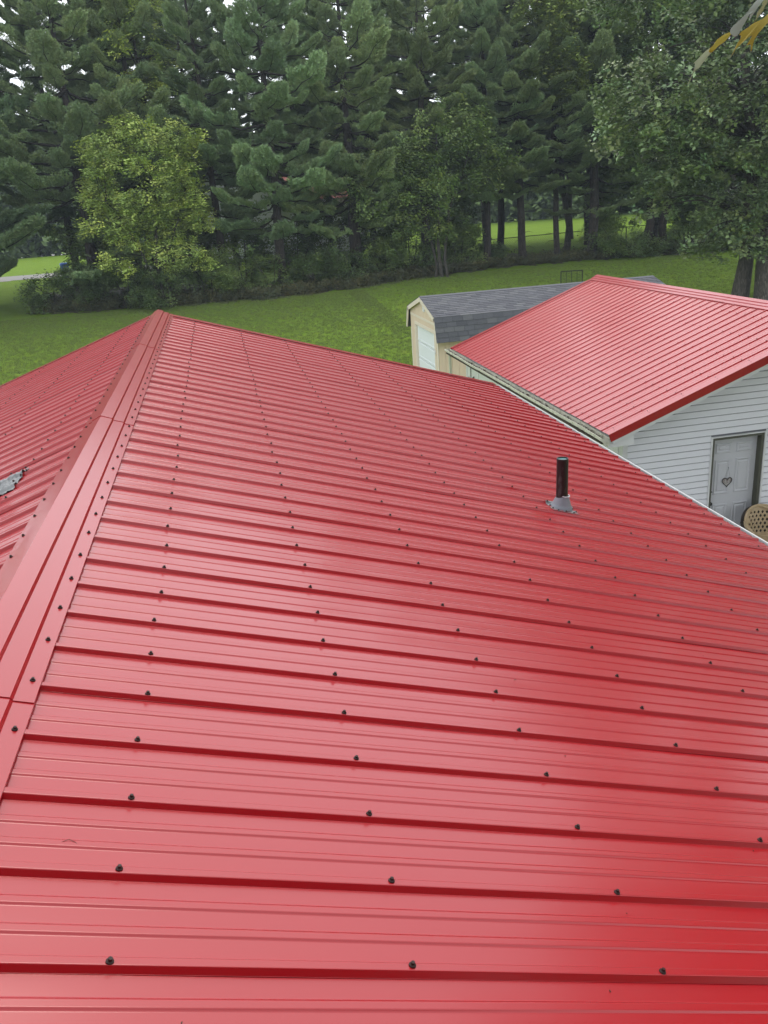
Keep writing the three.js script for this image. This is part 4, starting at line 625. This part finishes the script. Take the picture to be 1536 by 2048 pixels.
broadleaf('yellow_tree', 'pale yellow-green tree top showing between the pines at upper left', 'tree', { x: -2.2, z: -53.5, seed: 64, r0: 0.2, trunkTop: 14, mat: M.leafYellow, per: 20, clusters: blob(641, 30, 0.3, 13.4, 2.0, 2.0, 3.6, 1.6, 0.6, 1.0, 0.3) });
broadleaf('shade_tree', 'dark green broadleaf tree with twin trunks right of the fence', 'tree', { x: 29.2, z: -53.0, seed: 65, r0: 0.28, stems: [[0, 0, 15, 0.4, 0, 0.30], [1.3, 0.2, 14, 1.6, 0.4, 0.28]], mat: M.leafDark, per: 20, scale: 1.15, bark: M.pineBark, clusters: [...blob(651, 70, 1, 11.5, 0.5, 5.6, 6.5, 4.6, 0.9, 1.5), ...blob(652, 18, 0.5, 5.2, 1.2, 3.6, 1.5, 2.2, 0.7, 1.0)] });
broadleaf('woodland_tree', 'green broadleaf tree deep behind the silver maple', 'tree', { x: 36, z: -54, seed: 66, r0: 0.28, trunkTop: 14, mat: M.leafDark, per: 20, scale: 1.2, clusters: [...blob(661, 80, 0, 10.5, 0, 6.5, 8.0, 4.5, 1.0, 1.6), ...blob(662, 20, -1, 3.5, 2, 5, 2.2, 2, 0.8, 1.2)] });

// silver maples at the right edge and beyond it
const mapleLabel = { a: 'silver maple with single upright grey trunk at the right picture edge', b: 'thick leaning silver maple trunk cut by the right picture edge' };
broadleaf('silver_maple', mapleLabel.a, 'maple tree', { x: 25.1, z: -36.0, seed: 71, r0: 0.36, stems: [[0, 0, 14, -0.8, 0.6, 0.36]], mat: M.leafSilver, sprays: bigLeafSprays, pale: 0.10, per: 20, scale: 1.0, clusters: [...blob(711, 84, -1.6, 11.0, 0.4, 6.0, 6.6, 4.6, 0.8, 1.4, 0.5), ...blob(712, 26, -2.4, 5.2, 1.0, 3.4, 1.9, 2.2, 0.6, 1.0, 0.3), ...blob(713, 14, -1.2, 2.9, 1.4, 2.2, 0.8, 1.4, 0.5, 0.8, 0.3)] });
broadleaf('silver_maple', mapleLabel.b, 'maple tree', { x: 25.95, z: -34.6, seed: 72, r0: 0.58, stems: [[0, 0, 15, 3.4, 1.2, 0.54], [0.75, 0.5, 13, 6, 2, 0.42]], mat: M.leafSilver, sprays: bigLeafSprays, pale: 0.10, per: 16, scale: 1.1, clusters: [...blob(721, 96, 4.0, 12.0, 0.5, 6.5, 7.0, 6.0, 0.9, 1.6, 0.5), ...blob(722, 12, -0.3, 6.4, 1.5, 2.0, 1.4, 1.5, 0.6, 0.9, 0.3)] });
// the tree that stands beside the house out of frame; its limb hangs into the top right corner
{
  const o = { x: 12.5, z: -4.6, seed: 73, r0: 0.42, stems: [[0, 0, 11, -0.6, 0.4, 0.42]], mat: M.leafSilver, sprays: bigLeafSprays, pale: 0.1, per: 12, scale: 1.25, clusters: [...blob(731, 90, 0.6, 9.4, 0.6, 5.2, 4.8, 5.2, 0.9, 1.5, 0.5)] };
  const t = broadleaf('overhanging_maple', 'silver maple whose yellowing leaves hang into the top right corner', 'maple tree', o);
  const L = (x, y, z) => V(x, y, z).sub(t.position);
  part(t, 'branch', limb([L(12.0, 2.5, -4.3), L(9, 3.4, -2.6), L(5.5, 3.2, -0.8), L(3.0, 2.35, -0.1), L(1.75, 1.52, 0.3), L(1.475, 1.375, 0.345)], [0.12, 0.07, 0.035, 0.014, 0.003, 0.0016], 8), M.mapleBark);
  // pointed, lobed leaves hanging a little over a metre away: curled blades with a raised midrib
  const camQ = camera.quaternion, ray = (px, py, d) => { const v = V(px / 768 - 1, 1 - py / 1024, 0.5).unproject(camera).sub(camera.position).normalize(); return camera.position.clone().addScaledVector(v, d); };
  const blade = (o, ax, dist, tilt, col, tr) => {
    const k = 1 / 8.727, c = o.reduce((q, p) => [q[0] + p[0] / o.length, q[1] + p[1] / o.length], [0, 0]), px = dist * 0.86 / 1674, sh = new THREE.Shape();
    sh.moveTo((o[0][0] - c[0]) * k * px, (c[1] - o[0][1]) * k * px); sh.splineThru(o.slice(1).concat([o[0]]).map((p) => new THREE.Vector2((p[0] - c[0]) * k * px, (c[1] - p[1]) * k * px)));
    let g = new THREE.ExtrudeGeometry(sh, { depth: 0.0005, bevelEnabled: false, curveSegments: 3 }); const p = g.attributes.position, d = new THREE.Vector2(...ax).normalize();
    for (let i = 0; i < p.count; i++) { const x = p.getX(i), y = p.getY(i), along = x * d.x + y * d.y, across = -x * d.y + y * d.x; p.setZ(i, p.getZ(i) - Math.abs(across) * 0.4 - along * tilt * 0.15 - along * along * 1.5); }
    g = toCreasedNormals(g, 0.9); uvMetres(g);
    const m = part(t, 'leaf', g, new THREE.MeshPhysicalMaterial({ color: new THREE.Color().setRGB(...col), roughness: 0.6, transmission: tr, thickness: 0, side: THREE.DoubleSide }));
    m.position.copy(ray(1360 + c[0] * k, c[1] * k, dist).sub(t.position)); m.quaternion.copy(camQ);
  };
  blade([[1440, -60], [1355, -10], [1230, 140], [1180, 215], [1080, 315], [985, 395], [930, 455], [912, 520], [925, 550], [985, 582], [1040, 560], [1100, 460], [1150, 370], [1185, 300], [1225, 240], [1212, 345], [1260, 270], [1330, 165], [1400, 70], [1470, -20]], [-0.7, -0.75], 1.10, 0.5, [0.33, 0.36, 0.31], 0.15);
  blade([[920, 545], [870, 570], [790, 590], [700, 650], [640, 700], [590, 780], [535, 830], [520, 880], [580, 885], [680, 790], [780, 720], [870, 620]], [-0.8, -0.6], 1.095, 0.3, [0.42, 0.33, 0.015], 0.25);
  blade([[548, 826], [470, 870], [390, 950], [310, 1030], [258, 1080], [275, 1100], [262, 1170], [235, 1240], [205, 1320], [165, 1425], [180, 1420], [215, 1340], [250, 1250], [310, 1190], [325, 1172], [335, 1185], [420, 1070], [500, 970], [582, 890], [570, 850]], [-0.7, -0.75], 1.088, 0.3, [0.36, 0.39, 0.24], 0.2);
  blade([[1560, 215], [1460, 320], [1400, 355], [1290, 400], [1200, 470], [1110, 520], [1070, 575], [1090, 590], [1080, 650], [1020, 740], [985, 820], [930, 945], [1000, 830], [1060, 770], [1150, 690], [1240, 620], [1250, 640], [1185, 755], [1240, 740], [1260, 760], [1270, 835], [1285, 810], [1300, 700], [1350, 600], [1450, 480], [1580, 330]], [-0.75, -0.66], 1.11, 0.4, [0.44, 0.33, 0.012], 0.3);
  blade([[1510, -40], [1440, 60], [1440, 100], [1360, 210], [1345, 300], [1310, 360], [1345, 330], [1390, 260], [1440, 200], [1480, 110], [1520, 60], [1540, -30]], [-0.55, -0.83], 1.13, 0.3, [0.33, 0.32, 0.14], 0.2);
  part(t, 'leaf_stalk', [limb([ray(1530, -28, 1.12), ray(1560, -70, 1.15)].map((v) => v.sub(t.position)), [0.0009, 0.0012], 5), limb([ray(1552, 22, 1.13), ray(1590, -10, 1.15), ray(1600, -60, 1.16)].map((v) => v.sub(t.position)), [0.0009, 0.001, 0.0012], 5)], M.twig);
}
// trees behind the house: out of frame, they shade the near rib faces and the garage gable
[[-7, 11.5, 'standing behind the house on its left'], [1.5, 13, 'standing straight behind the house'], [10, 11.5, 'standing behind the house on its right']].forEach(([x, z, w], i) => broadleaf('shade_tree', 'broad dark green tree ' + w, 'tree', { x, z, seed: 81 + i, r0: 0.35, trunkTop: 11, mat: M.leafDark, sprays: bigLeafSprays, per: 12, scale: 1.6, clusters: blob(811 + i, 90, 0, 10, 0, 6.2, 6.5, 4.2, 1.2, 1.9, 0.35) }));
// a pine left of the frame, mirrored in the left flank of the ridge cap
pine('dense pine standing alone on the lawn left of the tree belt', { x: -20, z: -40, h: 17, base: 1.5, reach: 4.6, r0: 0.26, dens: 1.0, seed: 391 });
// saplings that fill the belt behind the front trunks
[[-6.6, -53.5, 4.6], [-3.4, -55, 5.5], [-0.6, -53.6, 4.6], [2.6, -54.2, 4.2], [5.8, -53.4, 3.8], [8.2, -55, 4.8], [11.2, -54.6, 5], [13.6, -56, 5.2], [16.4, -55.2, 4.4], [27.4, -55, 5.5], [31.4, -56, 6.5], [34.5, -57, 7]].forEach(([x, z, h], i) => broadleaf('sapling', 'thin green sapling in the shade between the pine trunks', 'sapling', { x, z, seed: 960 + i, r0: 0.05, stems: [[0, 0, h, 0.3, 0.2, 0.05], [0.3, 0.2, h * 0.8, 0.9, -0.2, 0.04], [-0.3, 0, h * 0.75, -1.0, 0.2, 0.04]], mat: i % 3 ? M.leafDark : M.leaf, sprays: leafSprays, per: 30, bark: M.twig, clusters: blob(980 + i, 22, 0, h * 0.55, 0, 2.1, h * 0.46, 1.5, 0.5, 0.9, 0.3) }, 'saplings between the pine trunks'));
// understorey
const shrubs = [
  [-8.4, -50.0, 1.7, 2.0, 'leafDark', 'lowest dark shrub at the left tip of the tree belt'], [-6.4, -49.2, 1.8, 2.4, 'leafDark', 'dark shrub under the left end pine'], [-4.2, -48.6, 1.8, 2.6, 'leafDark', 'dark shrub left of the box elder stem'], [-2.0, -47.6, 1.7, 2.2, 'leafDark', 'dark shrub right under the box elder crown'], [0.3, -48.4, 1.5, 2.6, 'leaf', 'light green shrub right of the box elder stems'],
  [1.9, -48.9, 1.7, 2.5, 'leaf', 'green shrub around the foot of the bare-trunked pine'], [3.9, -49.0, 1.6, 2.3, 'leaf', 'green shrub in front of the white house wall'], [6.2, -49.4, 1.7, 2.3, 'leafDark', 'dark shrub in front of the white house end'], [8.2, -50.0, 1.6, 2.0, 'leafDark', 'dark shrub at the thick pine foot'],
  [10.8, -51.0, 1.5, 2.3, 'leaf', 'green shrub between the thick pine and the young maple'], [12.6, -51.8, 1.5, 2.0, 'leafDark', 'dark shrub below the young maple'], [16.2, -52.8, 1.4, 2.6, 'leaf', 'tall green shrub left of the slim pine'], [18.8, -53.6, 0.9, 1.2, 'leafDark', 'small dark shrub between slim pine and fence'],
  [26.6, -52.0, 1.8, 2.2, 'leaf', 'broad green shrub right of the straight dark pine'], [28.2, -51.6, 1.5, 1.4, 'leafDark', 'low dark shrub before the twin-trunk tree'], [31.4, -51.6, 2.0, 1.8, 'leafDark', 'wide dark shrub right of the twin trunks'], [34.5, -50.8, 2.2, 2.4, 'leafDark', 'dark shrub behind the silver maple boughs'], [38.0, -50.0, 2.4, 2.6, 'leafDark', 'large dark shrub behind the silver maple trunks'],
];
shrubs.forEach(([x, z, rr, h, m, l], i) => broadleaf('shrub', l, 'shrub', { x, z, seed: 800 + i, r0: 0.03, stems: [[-0.2, 0, h * 0.9, -rr * 0.5, 0.1, 0.03], [0.1, 0.1, h, 0.2, 0.2, 0.03], [0.2, -0.1, h * 0.8, rr * 0.6, -0.2, 0.025]], mat: M[m], sprays: smallLeafSprays, per: 62, bark: M.twig, clusters: blob(900 + i, 12, 0, h * 0.55, 0, rr, h * 0.5, rr * 0.8, 0.4, 0.7, 0.4) }, undefined));
{ // weeds and seedlings along the edge of the belt
  const t = new THREE.Group(), r = rng(404), list = [];
  const im = []; for (let i = 0; i < 5200; i++) { const x = -9.5 + 50 * r(), z = beltFront(x) - 0.1 - 4.2 * r() * r(), y = groundY(z) + 0.08 + 0.42 * r() * (1 - 0.3 * Math.min(1, Math.max(0, (x - 17) / 5) * (x < 26 ? 1 : 0.4))); const b = 0.6 + 0.6 * r(), w = 0.35 * (r() - 0.35); im.push([V(x, y, z), aim(V(r() - 0.5, 0.4 * r(), r() - 0.5), r() * 6, r), 0.5 + 0.6 * r(), [b * (1 + w), b, b * (1 - w)]]); }
  const o = instanced(scene, 'undergrowth', smallLeafSprays[0], M.leafWeed, im); o.userData.label = 'brown-green weeds and seedlings along the edge of the tree belt'; o.userData.category = 'undergrowth';
}
{ // grass blades of the lawn in view
  const r = rng(55), p = []; for (let i = 0; i < 9; i++) { const a = r() * 6.283, l = 0.035 + 0.035 * r(), x = (r() - 0.5) * 0.12, z = (r() - 0.5) * 0.12, b = 0.03 * r(); p.push(x - 0.004 * Math.cos(a), 0, z - 0.004 * Math.sin(a), x + 0.004 * Math.cos(a), 0, z + 0.004 * Math.sin(a), x + b * Math.sin(a), l, z - b * Math.cos(a)); }
  const g = new THREE.BufferGeometry(); g.setAttribute('position', new THREE.Float32BufferAttribute(p, 3)); g.computeVertexNormals();
  const im = []; const add = (x, z) => { const b = 0.94 + 0.12 * r(), w = 0.10 * Math.max(0, fbm(x * 0.25, z * 0.25)) + 0.06 * (r() - 0.5); im.push([V(x, groundY(z) - 0.004, z), aim(V(r() - 0.5, 0, r() - 0.5), 0, r), 0.8 + 0.7 * r(), [b * (1 + w), b, b * (1 - w * 0.5)]]); };
  for (let i = 0; i < 60000; i++) add(-16 + 25 * r(), -27 - 21 * r());
  for (let i = 0; i < 24000; i++) add(8 + 24 * r(), -34 - 17 * r());
  const o = instanced(scene, 'grass', g, M.grass = std([0.118, 0.16, 0.033], 0.8), im); o.userData.label = 'short mown green grass of the lawn'; o.userData.category = 'grass';
}
// ------------------------------------------------------------------ beyond the trees
{
  const z = -78, gy = groundY(z), t = thing('white_house', 'white sided house glimpsed between the pine trunks', 'house', [5.5, gy, z]);
  const lap = (x0, x1, y0, y1, zf, top) => { const l = []; for (let y = y0; y < y1; y += 0.2) { const a = top ? Math.max(x0, top(y)[0]) : x0, b = top ? Math.min(x1, top(y)[1]) : x1; if (b - a < 0.2) break; l.push([[a, y, zf + 0.03], [b, y, zf + 0.03], [b, y + 0.2, zf], [a, y + 0.2, zf]], [[a, y, zf], [b, y, zf], [b, y, zf + 0.03], [a, y, zf + 0.03]]); } return polys(l); };
  part(t, 'wall', [lap(-6.2, 1.0, 0, 8.0, 4, (y) => [-6.2 + Math.max(0, y - 5.2) * 1.35, 1.0 - Math.max(0, y - 5.2) * 1.35]), span(-6.2, 1.0, 0, 5.2, -4, 3.98)], M.siding);
  part(t, 'wall', [lap(1.0, 8.5, 0, 4.4, 3.4), span(1.0, 8.5, 0, 4.4, -4, 3.38)], M.siding);
  const brown = std([0.20, 0.035, 0.022], 0.8);
  part(t, 'roof', [prism([[-6.7, 5.0], [-2.6, 8.15], [-2.6, 8.0], [-6.6, 4.9]], -4.3, 4.4), prism([[-2.6, 8.15], [1.5, 5.0], [1.4, 4.9], [-2.6, 8.0]], -4.3, 4.4)], shingleMats[0]);
  part(t, 'lower_roof', polys([[[1.0, 4.35, 3.9], [9.0, 4.35, 3.9], [9.0, 6.6, -0.4], [1.0, 6.6, -0.4]], [[1.0, 4.35, 3.9], [9.0, 4.35, 3.9], [9.0, 4.2, 3.9], [1.0, 4.2, 3.9]]]), brown);
  part(t, 'gutter', span(1.0, 9.0, 4.22, 4.36, 3.92, 4.05), M.white);
  part(t, 'window', [span(-3.4, -1.9, 2.2, 3.7, 4.02, 4.06)], std([0.04, 0.045, 0.05], 0.1));
}
{ const z = -70, t = thing('blue_bin', 'blue plastic bin standing beyond the left end of the trees', 'bin', [-10.7, groundY(z), z]); part(t, 'body', new THREE.CylinderGeometry(0.34, 0.28, 1.0, 20).translate(0, 0.5, 0), std([0.02, 0.10, 0.42], 0.4)); part(t, 'lid', new THREE.CylinderGeometry(0.30, 0.37, 0.09, 20).translate(0, 1.04, 0), std([0.02, 0.10, 0.42], 0.4)); }
{ // far woodland that closes the view, too far to pick apart
  const r = rng(808), list = []; for (let i = 0; i < 14000; i++) { const a = -0.3 + 1.45 * r(), d = 115 + 35 * r(), x = Math.sin(a) * d, z = -Math.cos(a) * d, h = 14 + 5 * n2(a * 9, 2); const b = 0.7 + 0.6 * r(); list.push([V(x, groundY(z) + h * Math.pow(r(), 0.8), z), aim(V(r() - 0.5, r() - 0.5, r() - 0.5), r() * 6, r), 4 + 3 * r(), [b, b, b]]); }
  const o = instanced(scene, 'far_woodland', leafSprays[1], M.leafDark, list); o.userData.label = 'far woodland closing the view behind the white house'; o.userData.category = 'woodland';
}

renderer.render(scene, camera);
